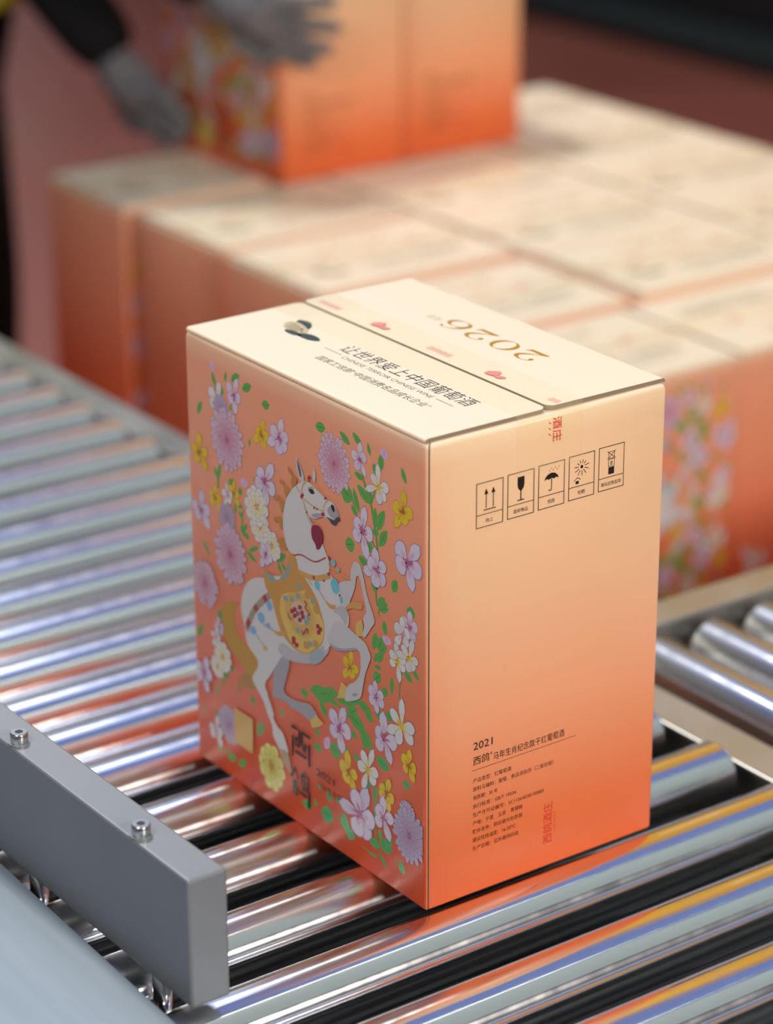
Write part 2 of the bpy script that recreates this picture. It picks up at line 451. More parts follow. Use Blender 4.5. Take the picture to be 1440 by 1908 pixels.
def flower(P, cx, cy, Rr, kind, rot, sq, z, seed):
    rnd = random.Random(seed)
    V = {'lilac': ('lilac', 'lilacedge', 'magenta'), 'white': ('white', 'greyedge', 'pinkc'), 'lily': ('white', 'greyedge', 'yellow'), 'yellow': ('yellow', 'yellowedge', 'amber')}
    if kind in V:
        a, e, c = (INK[k] for k in V[kind])
        n = 6 if kind == 'lily' or (kind == 'lilac' and seed % 3 == 0) else 5
        Rr *= .80
        zz = z
        lead = rnd.choice((0, 0, 1))
        for i in [q for q in range(n) if q % 2 == 0]+[q for q in range(n) if q % 2]:
            ang = R(90+rot*.5)+2*math.pi*i/n+rnd.uniform(-.2, .2)
            long_ = i == 0 or i == n//2+lead
            rr = Rr*(rnd.uniform(1.12, 1.32) if long_ else rnd.uniform(.72, .95))
            wd = Rr*(rnd.uniform(.5, .64) if long_ else rnd.uniform(.66, .84))*(.8 if kind == 'lily' else 1)
            petal(P, cx, cy, ang, Rr*.03, rr, wd, mixc(a, e, rnd.uniform(0, .18)), zz, .3 if long_ else rnd.uniform(.6, .95), e)
            petal(P, cx, cy, ang, Rr*.02, rr*.55, Rr*.2, mixc(a, c, .4), zz+2, .25)
            zz += 3
        for i in range(7):
            petal(P, cx, cy, rnd.uniform(0, 6.3), 0, Rr*rnd.uniform(.25, .42), Rr*.08, mixc(c, (.25,.05,.05), .3 if kind != 'lily' else .1), 1+zz+.2*i, .4)
        P.face([(cx+Rr*.15*math.cos(k), cy+Rr*.15*math.sin(k)) for k in [i*.7 for i in range(9)]], c, zz)
    else:
        Rr *= .88
        cols = {'dahlia': ('pink', 'dahliaedge', 'rose'), 'greydahlia': ('greylilac', 'dahliaedge', 'mauve'), 'carn': ('white', 'greyedge', 'cream'), 'ycarn': ('paleyellow', 'yellowedge', 'olive')}
        a, e, c = (INK[k] for k in cols[kind])
        rings = [(1.0, 21, .27), (.84, 19, .26), (.68, 16, .25), (.52, 13, .23), (.37, 10, .20), (.22, 7, .16)] if 'dahlia' in kind else [(1.0, 10, .6), (.78, 9, .5), (.55, 7, .42), (.33, 5, .32)]
        zz = z
        for q, (rf, n, wf) in enumerate(rings):
            t = q/(len(rings)-1)
            for i in range(n):
                ang = R(rot)+2*math.pi*(i+.5*(q % 2))/n+rnd.uniform(-.08, .08)
                rr = Rr*rf*rnd.uniform(.93, 1.05)
                rr *= math.hypot(math.cos(ang)/1.0, math.sin(ang)*sq)
                petal(P, cx, cy, ang, rr*.35, rr, Rr*wf, mixc(a, c, t*.75+rnd.uniform(0, .12)), zz+1.5*(i % 2), .8, mixc(e, c, t*.4))
            zz += 3
        P.face([(cx+Rr*.10*math.cos(k), cy+Rr*.10*math.sin(k)) for k in [i*.7 for i in range(9)]], mixc(c, (.2,.02,.05), .25), zz+2)

def glyphs(text, thin=0.0):
    cu = bpy.data.curves.new('lettering', 'FONT')
    cu.body = text; cu.size = 1; cu.resolution_u = 2; cu.offset = -thin
    o = bpy.data.objects.new('lettering', cu); COL.objects.link(o)
    bpy.context.view_layer.update()
    dg = bpy.context.evaluated_depsgraph_get()
    me = bpy.data.meshes.new_from_object(o.evaluated_get(dg))
    vs = [(v.co.x, v.co.y) for v in me.vertices]; fs = [tuple(p.vertices) for p in me.polygons]
    bpy.data.objects.remove(o); bpy.data.curves.remove(cu); bpy.data.meshes.remove(me)
    return vs, fs

def write(P, text, ox, oy, d, up, size, col, z=2, length=None, thin=0.0, slant=0.0, height=None):
    """lettering with its baseline starting at (ox, oy), running along d, glyph tops along up (millimetres)"""
    vs, fs = glyphs(text, thin)
    if not vs: return
    x0 = min(v[0] for v in vs); x1 = max(v[0] for v in vs)
    y0 = min(v[1] for v in vs); y1 = max(v[1] for v in vs)
    sx = (length/(x1-x0)) if length else size
    sy = size if not height else height/(y1-y0)
    by = 0 if not height else y0
    out = []
    for x, y in vs:
        a = (x-x0)*sx + slant*(y-by)*sy; b = (y-by)*sy
        out.append((ox+d[0]*a+up[0]*b, oy+d[1]*a+up[1]*b))
    P.mesh(out, fs, col, z)

LEAVES = [(253.5,316.3,249.4,305.4,5,'g'),(234.8,320.7,236.8,312.7,3.5,'g'),(228.8,315.8,217.8,323.0,7,'g'),(215.4,313.3,202.6,319.7,7,'g'),(268.3,289.4,275.0,278.3,5.5,'g'),(190.3,309.5,180.2,311.7,7,'g'),
 (206.2,279.9,207.1,273.4,2.5,'g'),(242.2,308.9,240.3,301.5,5,'g'),(245.6,248.6,250.4,234.0,5,'g'),(253.9,244.1,250.3,236.3,4,'g'),(229.3,242.1,235.0,235.0,6,'g'),(221.6,238.4,218.6,233.2,6,'g'),
 (229.4,298.3,230.9,293.0,3,'g'),(228.2,224.0,217.0,224.5,4,'g'),(228.2,223.2,226.5,216.8,4,'g'),(223.0,221.0,217.4,214.3,4,'g'),(220.9,210.1,216.6,203.0,5,'g'),(212.2,213.7,217.8,205.7,4,'g'),
 (202.8,251.9,197.8,247.4,3.5,'g'),(194.1,244.1,191.6,241.8,5,'g'),(272.5,181.5,264.1,171.6,4,'g'),(214.0,192.5,201.1,187.6,5,'g'),(211.3,193.4,198.0,200.6,4,'g'),(175.0,198.1,163.3,206.6,6,'g'),
 (174.3,197.5,168.9,190.2,4,'g'),(169.9,198.3,162.4,193.9,3.5,'g'),(251.6,133.4,253.5,123.4,6,'g'),(276.3,112.3,283.9,100.4,6,'g'),(238.6,92.0,234.6,89.4,5,'g'),(250.0,82.7,241.8,81.8,5,'g'),
 (257.5,71.6,260.2,58.9,3.5,'g'),(219.8,210.0,216.2,201.9,5,'g'),(216.7,205.6,209.7,202.5,5,'g'),(248.8,79.1,251.9,72.1,4,'g'),(213.6,76.4,208.2,76.0,6,'g'),(125.0,312.9,113.0,315.0,8,'g'),(96.5,317.7,84.4,311.4,6,'g'),
 (82.0,321.3,70.4,314.2,6,'g'),(64.5,319.1,61.8,310.8,4,'g'),(96.0,278.1,81.5,273.7,14,'g'),(81.4,282.7,74.6,266.2,6,'g'),(83.9,269.7,77.0,263.2,5,'g'),(80.1,293.9,69.2,291.6,5,'g'),(77.0,286.2,61.9,276.8,8,'g'),
 (64.0,288.2,60.7,278.6,6,'g'),(56.8,276.6,55.7,262.3,6,'g'),(46.0,277.6,54.6,260.5,8,'g'),(43.3,264.3,52.4,250.1,8,'g'),(91.4,238.4,80.2,242.6,11,'g'),(67.9,247.4,58.8,244.7,8,'g'),(62.1,256.6,61.0,252.6,6,'g'),
 (76.2,234.8,65.2,232.4,7,'g'),(57.6,307.2,56.5,299.7,5,'g'),(49.1,316.1,50.3,303.8,7,'g'),(27.5,313.7,22.0,303.2,5,'g'),(61.3,223.5,56.7,217.8,5,'g'),(32.7,232.4,37.3,224.3,7,'g'),(56.9,261.9,55.8,255.8,8,'g'),
 (61.3,223.8,56.2,215.4,5,'g'),(32.7,232.7,37.3,222.8,8,'g'),(17.7,219.6,16.6,210.6,10,'g'),(46.4,215.2,53.4,205.4,8,'g'),(43.0,212.0,53.4,205.4,8,'g'),(41.9,208.8,53.4,204.6,6,'g'),(47.1,198.8,45.5,188.4,6,'g'),
 (55.8,186.8,60.0,172.6,7,'g'),(48.3,185.8,54.8,174.6,8,'g'),(44.4,180.7,53.6,173.5,7,'g'),(57.7,170.5,53.7,167.1,10,'g'),(47.9,173.4,57.2,166.2,7,'g'),(25.0,170.2,15.4,165.4,6,'g'),(14.9,174.8,8.2,169.7,5,'g'),
 (38.2,161.1,38.8,147.5,5,'g'),(58.4,161.3,50.8,162.3,4,'g'),(51.4,157.9,59.7,149.5,9,'g'),(43.4,149.8,50.4,142.6,7,'g'),(136.6,114.4,106.8,117.4,13,'g'),(132.9,111.9,100.6,124.5,10,'g'),(124.2,110.6,115.8,99.9,7,'g'),
 (148.1,108.7,138.0,108.3,7,'g'),(106.6,126.0,115.4,115.6,8,'g'),(115.4,116.4,100.8,114.4,5,'g'),(103.7,117.9,74.1,128.7,8,'g'),(78.8,127.6,62.3,124.3,8,'g'),(69.4,124.5,61.1,117.8,8,'g'),(91.1,112.8,78.9,120.7,10,'g'),
 (89.8,114.1,69.5,108.3,12,'g'),(75.5,109.0,62.5,95.8,12,'g'),(73.2,105.3,69.7,94.4,6,'g'),(58.7,127.2,48.2,126.8,8,'g'),(45.8,133.1,38.3,127.7,7,'g'),(129.8,84.8,124.9,82.0,5,'g'),(86.4,101.5,80.4,98.5,6,'g'),
 (113.7,80.3,99.0,76.9,12,'g'),(132.7,70.9,122.6,73.5,7,'g'),(95.2,84.7,87.9,83.0,6,'g'),(18.2,191.1,14.9,189.5,7,'g'),(280.9,45.1,274.4,39.6,3,'g'),(260.4,49.2,260.8,41.8,4,'g'),(260.6,20.2,253.4,15.9,4,'g'),
 (246.4,22.8,246.0,17.3,5,'g'),(246.1,14.8,235.3,19.7,7,'g'),(232.9,14.7,220.8,22.2,7,'g'),(197.2,63.3,205.4,49.8,8,'g'),(213.3,75.6,208.1,78.0,7,'g'),(175.2,82.1,169.0,80.0,5,'g'),(131.0,86.1,126.3,81.9,5,'g'),
 (161.9,30.3,153.3,28.5,6,'g'),(148.6,19.6,135.0,21.9,8,'g'),(133.6,29.1,128.9,25.0,4,'g'),(124.0,24.0,116.8,22.4,10,'g'),(124.2,23.8,109.0,23.7,14,'d'),(97.0,34.0,93.3,19.5,11,'d'),(94.6,21.5,82.9,19.9,10,'d'),
 (66.2,27.4,53.5,25.5,8,'d'),(49.7,35.5,47.2,24.1,9,'d'),(39.6,43.3,44.7,28.6,8,'d'),(47.2,26.2,38.5,29.3,5,'d'),(31.7,25.4,24.3,17.5,7,'d'),(57.3,93.8,41.9,89.7,10,'d'),(26.6,86.9,18.1,86.9,7,'d'),
 (59.4,72.6,58.3,56.6,5,'d'),(53.1,71.9,51.9,65.9,6,'d'),(46.9,79.5,42.0,73.4,7,'d'),(83.3,85.6,78.2,81.1,6,'d'),(68.2,69.6,64.5,67.1,7,'d'),(53.9,61.0,48.2,60.9,6,'d'),(117.8,41.9,110.0,35.9,6,'d'),
 (106.0,41.0,95.6,40.5,6,'d'),(128.4,43.3,124.5,39.9,4,'d'),(66.3,16.4,56.1,16.8,3,'d'),(51.0,20.8,46.1,12.1,3.5,'d'),(52.1,40.2,53.5,32.2,5,'d')]
STEMS = [([(71.9,299.2),(69.2,290.8),(61.9,278.2),(59.1,269.1),(55.8,256.5),(54.2,246.3),(56.0,232.6),(55.0,218.4)],2.2,'s'),([(50.3,304.5),(56.1,290.0),(60.7,277.8)],1.6,'s'),([(83.8,275.5),(77.0,264.7)],1.6,'s'),
 ([(62.1,252.3),(55.3,246.6)],1.6,'s'),([(54.9,224.6),(56.2,214.6),(54.5,206.4)],2,'s'),([(53.4,204.6),(52.8,199.7)],1.2,'s'),([(26.2,170.5),(29.0,162.1),(30.2,148.2)],1.2,'s'),([(247.0,247.4),(250.0,228.7)],2.2,'s'),
 ([(249.3,215.7),(247.6,209.2)],1.8,'s'),([(217.0,223.0),(218.8,213.1),(216.6,203.0)],1.8,'s'),([(250.0,307.5),(248.9,301.8)],1.6,'s'),([(174.9,199.6),(169.5,189.9)],1.6,'s'),([(177.5,199.5),(172.4,198.9)],1.4,'s'),
 ([(110.5,116.0),(95.9,113.2),(79.1,107.6),(67.3,96.2)],1.8,'s'),([(58.2,69.8),(58.9,53.8),(58.5,34.9),(54.1,25.2),(52.3,15.1)],2,'s'),([(106.3,27.4),(101.0,25.4)],1.2,'s'),([(73.9,17.2),(59.9,15.9)],1.2,'s')]
FLOWERS = [(247.9,296.0,17,'white',20,1.0),(225.7,306.1,15,'lilac',40,1.0),(242.8,291.4,12,'greydahlia',0,1.0),(235.9,269.9,25,'dahlia',0,1.12),(273.3,249.0,16,'yellow',10,1.0),(190.6,286.5,14,'yellow',30,1.0),
 (169.0,291.0,17,'lilac',15,1.0),(274.4,204.4,18,'lilac',0,1.0),(253.8,220.5,12,'yellow',20,1.0),(228.5,231.6,11,'yellow',0,1.0),(236.7,227.5,10.5,'white',0,1.0),(188.0,252.8,20,'lilac',50,1.0),
 (238.2,209.9,13,'greydahlia',0,1.0),(195.2,217.0,15,'carn',0,1.0),(199.1,231.0,18,'carn',0,1.0),(235.0,182.6,25,'dahlia',0,1.1),(270.9,147.6,20,'dahlia',0,1.1),(180.4,207.7,13,'carn',0,1.0),
 (189.1,197.9,13,'lilac',60,1.0),(252.4,118.6,9,'lilac',0,1.0),(257.0,109.2,10,'white',0,1.0),(256.8,85.9,11,'carn',0,1.0),(249.3,96.5,14,'carn',0,1.0),(276.3,73.5,18,'lilac',30,1.0),(243.4,43.2,18,'greydahlia',0,1.0),
 (262.0,30.9,14,'white',10,1.0),(187.6,32.0,20,'ycarn',0,1.1),(103.4,292.7,22,'dahlia',0,1.12),(73.8,305.0,13,'lilac',0,1.0),(52.1,292.0,17,'lily',10,1.0),(26.1,283.4,16,'yellow',0,1.0),(71.1,254.3,20,'lilac',20,1.0),
 (20.6,249.8,23,'lilac',60,1.0),(54.9,232.3,18,'lilac',0,1.0),(18.5,204.2,14,'lilac',10,1.0),(26.1,196.3,15,'white',0,1.0),(31.6,174.8,16,'lily',0,1.0),(19.1,181.7,16,'lily',30,1.0),(86.9,149.3,14,'yellow',20,1.0),
 (56.8,138.9,14,'lilac',0,1.0),(101.1,98.0,21,'lilac',40,1.0),(47.4,111.2,20,'lilac',0,1.0),(27.4,128.4,22,'lily',20,1.0),(89.9,68.3,17,'yellow',0,1.0),(66.6,80.2,20,'lily',40,1.0),(19.3,102.8,14,'yellow',15,1.0),
 (45.1,70.5,14,'yellow',40,1.0),(48.9,50.7,18,'lilac',20,1.0),(76.2,41.3,27,'lilac',50,1.0),(21.1,66.1,11,'greydahlia',0,1.0),(18.7,50.1,22,'greydahlia',0,1.12)]
BUDS = [(252.8,316.1,253.1,323.2,6),(215.0,240.5,215.3,247.3,8),(46.9,313.3,45.9,320.9,8),(44.3,182.2,44.3,188.8,9),(112.5,78.4,119.3,82.0,10)]
HORSE = [([(247.9,138.8),(237.5,144.1),(226.6,147.2),(230.9,141.7),(232.3,134.8),(230.9,126.4),(225.1,119.7),(214.6,116.4),(205.4,113.4),(203.0,107.1),(205.9,101.2),(210.1,94.7),(216.9,93.8),(222.7,98.0),(231.3,102.9),
 (241.9,107.8),(248.3,118.5),(249.7,130.1)],'tail',1),([(220.9,93.9),(210.1,95.6),(203.6,90.8),(209.2,85.4),(221.4,82.3),(229.9,74.1),(230.8,82.7)],'tail2',1),([(179.0,122.4),(181.6,106.7),(182.5,90.7),(174.7,91.7),
 (166.7,92.0),(156.1,92.9),(145.6,92.9),(130.0,92.6),(126.0,96.6),(132.4,101.4),(138.8,102.1),(150.6,99.1),(163.9,98.0),(168.4,101.2),(164.8,111.6),(160.4,125.4),(166.8,130.3)],'hs',1),([(146.6,91.2),(136.3,89.6),
 (129.0,96.7),(140.9,99.1),(150.1,98.2),(158.7,95.5),(161.3,90.7)],'hs',1),([(128.4,97.3),(118.9,93.9),(124.4,89.5),(133.5,85.1),(135.8,89.5)],'gold',0),([(98.6,207.1),(86.2,214.5),(83.7,223.7),(79.9,229.9),(73.9,230.1),
 (70.4,224.5),(65.7,211.0),(59.9,201.0),(57.0,194.4),(61.2,188.3),(68.5,178.7),(71.5,179.9),(69.0,187.0),(70.2,192.7),(66.5,198.6),(70.0,209.5),(74.0,220.2),(77.7,219.7),(79.6,211.4),(85.2,199.5),(90.3,190.0),
 (97.7,188.9)],'hl',1),([(78.1,186.7),(72.0,190.5),(70.2,186.5),(71.5,178.4),(78.3,175.9),(79.4,180.1)],'gold',0),([(90.2,193.9),(82.8,199.6),(71.8,202.8),(72.5,197.6),(82.9,195.0),(90.3,191.2)],'gold2',1),
 ([(191.6,179.7),(203.9,175.0),(213.7,167.6),(220.3,156.3),(222.2,145.8),(219.8,136.8),(217.4,129.5),(216.3,122.5),(210.4,116.4),(203.0,112.6),(201.9,106.4),(209.1,96.2),(207.9,91.6),(199.3,85.0),(191.4,78.1),
 (187.5,73.0),(182.0,75.2),(185.8,82.8),(191.6,91.3),(192.0,97.8),(185.0,106.3),(176.5,118.5),(165.5,130.8),(154.9,131.5),(136.7,134.4),(121.1,142.7),(113.3,152.7),(116.8,169.5),(135.4,186.4),(161.0,190.8)],'h',1),
 ([(201.9,89.4),(196.4,83.8),(190.5,73.7),(184.5,66.1),(183.5,58.7),(178.0,53.2),(175.6,51.1),(164.9,52.3),(166.0,58.1),(171.3,66.0),(178.1,68.6),(184.2,74.7),(187.7,82.6),(191.7,92.6)],'h',1),([(175.6,51.1),(164.9,52.3),
 (161.0,38.4),(167.8,40.3),(172.7,44.5)],'hoof',1),([(174.8,129.7),(165.6,126.7),(149.8,129.4),(134.1,134.6),(119.9,143.1),(110.8,153.7),(115.8,155.7),(136.5,141.6),(154.8,137.2),(169.2,137.5)],'hs2',1),([(147.7,203.2),
 (134.7,213.1),(111.9,223.2),(109.6,213.2),(104.7,208.8),(98.7,203.2),(93.9,194.9),(87.8,189.4),(86.7,185.2),(89.2,178.0),(100.5,167.7),(113.3,153.5),(117.1,153.7),(118.0,169.1),(125.3,183.7),(142.8,196.3)],'h',1),
 ([(105.2,184.7),(97.8,184.2),(90.4,179.1),(87.9,186.3),(89.0,190.5),(95.1,192.9)],'hs2',1),([(113.1,163.0),(102.8,177.7),(92.9,179.8),(79.5,177.0),(68.6,174.8),(64.4,171.0),(62.0,166.5),(63.9,161.2),(68.2,151.8),
 (71.4,140.4),(75.2,130.7),(91.4,122.4),(91.9,128.5),(88.7,135.3),(79.9,141.8),(74.3,150.2),(73.6,159.0),(74.7,165.6),(79.6,165.3),(93.2,159.4),(104.5,156.8),(110.7,158.4)],'hl',1),([(110.7,159.2),(103.2,158.9),
 (93.2,161.4),(79.6,166.9),(74.7,165.6),(79.6,165.2),(93.2,159.3),(104.5,156.4)],'hs',1),([(96.7,135.3),(90.6,133.8),(92.6,123.9),(102.0,120.6)],'gold',0),([(83.8,130.9),(78.8,133.6),(77.6,132.1),(82.6,129.4)],'hs',1),
 ([(147.9,263.5),(154.9,257.1),(161.3,247.8),(164.6,237.9),(165.4,228.2),(163.9,219.8),(159.8,212.2),(150.3,209.1),(147.9,204.1),(144.5,201.1),(133.3,202.9),(119.6,207.1),(110.2,212.9),(110.1,220.2),(113.3,224.8),
 (117.4,230.1),(124.0,235.7),(130.6,240.2),(135.6,244.7),(132.2,245.3),(125.4,246.0),(116.9,250.3),(108.6,250.5),(106.2,249.2),(102.0,248.8),(99.9,250.8),(99.9,252.6),(96.6,253.9),(96.8,256.9),(99.3,260.6),(103.4,263.9),
 (108.3,264.8),(112.5,264.5),(118.3,266.2),(126.6,268.7),(133.3,270.1),(138.4,269.5)],'h',1),([(130.5,246.9),(123.7,247.1),(116.9,250.3),(118.6,251.8),(124.5,250.4)],'hs',1),([(140.4,255.6),(137.3,246.8),(134.0,242.2),
 (129.0,236.6),(124.1,232.0),(124.8,236.9),(131.4,243.0),(135.5,248.4)],'hs2',1),([(147.7,284.0),(144.0,280.6),(140.7,276.5),(138.7,272.5),(139.2,268.2),(142.6,268.2),(145.5,271.4),(147.5,277.4)],'hl',1),([(146.7,282.3),
 (144.0,279.5),(142.0,275.6),(141.7,271.6),(143.2,271.1),(145.0,274.6),(146.4,278.8)],'ear',1),([(126.7,282.4),(124.6,279.4),(124.8,274.3),(125.7,271.5),(127.7,272.9),(128.2,276.8)],'hl',1),([(109.3,259.9),(104.2,262.6),
 (99.3,260.6),(96.8,256.9),(96.6,253.9),(99.9,252.6),(103.6,252.6),(108.5,254.1),(111.0,256.3)],'hs',1),([(112.7,251.7),(106.9,252.1),(99.9,252.3),(99.9,250.8),(102.0,248.8),(106.2,248.7),(109.4,250.7)],'muz',1),
 ([(98.6,256.3),(96.3,255.5),(96.8,253.7),(100.3,252.3),(102.8,252.4)],'muz',1),([(106.3,262.4),(103.4,262.8),(102.2,259.7),(103.5,258.0),(106.0,259.5)],'dark',1),([(133.4,265.2),(129.1,266.6),(126.2,265.2),(127.1,263.4),
 (130.9,262.9)],'dark',1),([(133.8,266.4),(128.3,268.4),(126.2,266.2),(128.3,266.8),(133.0,265.5)],'hs',1),([(158.3,273.6),(155.3,273.5),(151.1,269.7),(147.3,268.3),(147.9,264.5),(153.1,260.3),(154.7,263.4),(153.3,267.9),
 (157.1,270.4)],'mane',1),([(168.7,261.1),(164.7,261.3),(161.8,259.1),(156.6,258.1),(155.8,256.3),(160.3,251.3),(162.9,252.5),(164.0,257.4),(167.9,258.7)],'mane',1),([(176.2,246.2),(171.7,248.7),(166.5,247.2),
 (163.1,246.2),(164.1,240.7),(166.8,237.7),(169.3,242.7),(170.1,245.0),(175.4,243.9)],'mane',1),([(177.2,229.6),(173.1,232.0),(167.0,233.0),(165.3,230.9),(165.9,225.4),(169.8,225.7),(170.6,229.1),(175.9,227.4)],'mane',1),
 ([(173.8,213.9),(167.4,218.6),(164.0,218.2),(160.6,212.4),(164.2,210.2),(169.4,211.6)],'mane',1),([(191.5,184.2),(187.4,186.4),(176.9,183.6),(166.2,188.9),(160.7,199.5),(157.8,208.3),(152.6,210.9),(148.9,206.7),
 (146.5,200.5),(137.6,196.5),(125.2,186.8),(119.1,176.5),(116.2,168.2),(118.3,157.2),(126.1,148.7),(137.8,140.8),(149.5,138.4),(161.2,140.4),(171.5,147.1),(177.8,158.5),(182.8,168.0),(189.2,173.7)],'saddle',1),
 ([(149.6,182.9),(137.8,188.6),(129.1,182.3),(119.2,173.4),(116.8,166.4),(119.6,156.7),(127.4,149.1),(137.8,141.2),(148.2,139.7),(158.5,142.2),(166.1,151.5),(171.1,160.9),(169.4,172.7),(161.3,178.8)],'pad',1),
 ([(161.4,177.2),(145.7,184.3),(136.7,182.7),(129.3,172.8),(128.3,163.7),(136.2,154.5),(144.0,150.8),(151.7,152.0),(159.4,158.0),(164.3,166.6)],'pad2',1),([(153.7,174.3),(143.3,178.1),(138.3,172.8),(137.1,166.8),
 (143.7,160.5),(152.8,160.4),(157.8,165.7)],'pad3',1),([(188.8,185.1),(176.9,184.4),(179.7,179.5),(187.6,182.3)],'teal',1),([(160.7,200.3),(156.8,200.9),(161.0,190.8),(169.0,185.6),(170.2,187.6),(163.5,193.0)],'teal',1),
 ([(166.4,175.0),(162.1,175.7),(161.5,172.7),(165.8,171.2)],'teal',1),([(158.5,177.0),(154.2,177.7),(153.7,174.7),(157.9,173.3)],'teal',1),([(150.6,182.2),(146.3,182.9),(145.8,179.9),(149.9,178.4)],'teal',1),
 ([(149.1,189.8),(144.8,190.5),(144.3,187.5),(148.4,186.1)],'teal',1),([(132.6,184.6),(128.4,185.3),(127.8,182.4),(131.9,180.9)],'teal',1),([(151.4,155.7),(147.1,156.5),(146.5,153.5),(150.7,152.0)],'teal',1),
 ([(140.8,165.9),(136.5,166.7),(135.9,163.7),(140.1,162.2)],'teal',1),([(136.0,151.0),(131.8,151.8),(131.2,148.8),(135.3,147.3)],'teal',1),([(138.1,170.1),(133.8,170.8),(133.3,167.8),(137.4,166.3)],'teal',1),
 ([(150.7,168.3),(146.8,169.2),(146.7,166.7),(150.6,165.1)],'red',1),([(154.6,170.1),(150.7,171.0),(150.5,168.5),(154.4,166.9)],'red',1),([(148.0,174.0),(144.1,174.9),(143.9,172.5),(147.8,170.9)],'red',1),([(145.5,170.9),
 (141.6,171.9),(141.4,169.4),(145.3,167.8)],'red',1),([(148.3,164.4),(144.4,165.3),(144.2,162.9),(148.1,161.3)],'red',1),([(154.7,165.2),(150.8,166.2),(150.6,163.7),(154.6,162.1)],'red',1),([(157.9,167.7),(154.0,168.6),
 (153.8,166.1),(157.7,164.5)],'red',1),([(144.3,168.2),(140.4,169.1),(140.2,166.7),(144.1,165.1)],'red',1),([(126.4,167.6),(122.6,168.5),(122.4,166.1),(126.2,164.5)],'red',1),([(125.2,163.3),(121.4,164.2),(121.2,161.8),
 (125.1,160.2)],'red',1),([(123.3,166.4),(119.5,167.3),(119.3,164.8),(123.1,163.3)],'red',1),([(156.6,144.6),(152.7,145.5),(152.5,143.0),(156.5,141.4)],'red',1),([(152.8,143.6),(148.8,144.6),(148.6,142.1),(152.6,140.4)],
 'red',1),([(156.6,147.0),(152.6,148.0),(152.4,145.5),(156.4,143.8)],'red',1),([(139.4,187.7),(134.0,188.4),(133.4,183.9),(139.0,183.1)],'tan',1),([(129.4,180.3),(124.1,181.0),(123.4,176.5),(129.0,175.7)],'tan',1),
 ([(130.0,154.0),(124.7,154.8),(124.0,150.3),(129.6,149.4)],'tan',1),([(141.7,148.9),(136.3,149.7),(135.6,145.2),(141.3,144.2)],'tan',1),([(149.3,168.4),(146.7,168.9),(146.8,166.5),(149.1,165.7)],'blue',1),
 ([(135.2,140.5),(126.1,148.7),(117.2,149.7),(117.3,144.9),(126.4,137.1),(134.1,135.4)],'tealgrey',1),([(127.6,198.2),(124.9,200.6),(122.0,199.9),(121.1,196.7),(123.4,194.1),(126.3,194.8)],'aqua',1),([(107.9,205.7),
 (103.8,209.5),(99.4,208.1),(98.0,202.8),(101.6,198.7),(106.0,200.0)],'aqua',1),([(107.2,221.3),(105.0,223.0),(102.6,222.6),(101.8,220.4),(103.7,218.6),(106.2,218.9)],'aqua',1),([(97.5,197.5),(96.0,199.1),(94.4,198.4),
 (93.9,195.9),(95.2,194.0),(96.8,194.8)],'aqua',1),([(101.2,217.9),(99.4,219.2),(97.4,219.0),(96.8,217.6),(98.4,216.2),(100.4,216.3)],'tealgrey',1),([(188.7,161.5),(185.6,164.2),(182.3,163.3),(181.3,159.7),(184.0,156.7),
 (187.4,157.5)],'sky',1),([(200.4,148.2),(196.6,151.4),(192.5,150.6),(191.3,146.6),(194.6,143.1),(198.7,143.9)],'sky',1),([(210.7,134.0),(207.4,136.6),(203.7,136.2),(202.6,133.2),(205.6,130.4),(209.2,130.8)],'sky',1),
 ([(189.2,144.9),(187.0,146.6),(184.6,146.3),(183.9,144.3),(185.8,142.5),(188.2,142.7)],'sky',1),([(194.2,124.9),(191.6,126.7),(188.7,126.8),(187.8,125.1),(190.1,123.2),(193.0,123.1)],'gold',1),([(183.6,143.5),
 (175.6,144.0),(166.2,148.3),(166.4,144.2),(174.4,141.2)],'gold2',1),([(115.1,189.7),(108.8,188.8),(102.6,190.2),(103.9,186.7),(110.1,186.0)],'gold2',1),([(129.8,239.2),(121.7,242.2),(117.6,239.3),(116.5,234.6),
 (118.3,228.8),(121.3,224.9),(124.3,224.2),(125.9,227.3),(130.0,231.1)],'maroon',1),([(234.7,60.9),(222.3,61.1),(210.1,61.3),(210.6,32.7),(222.9,32.8),(236.0,33.0)],'sticker',0)]
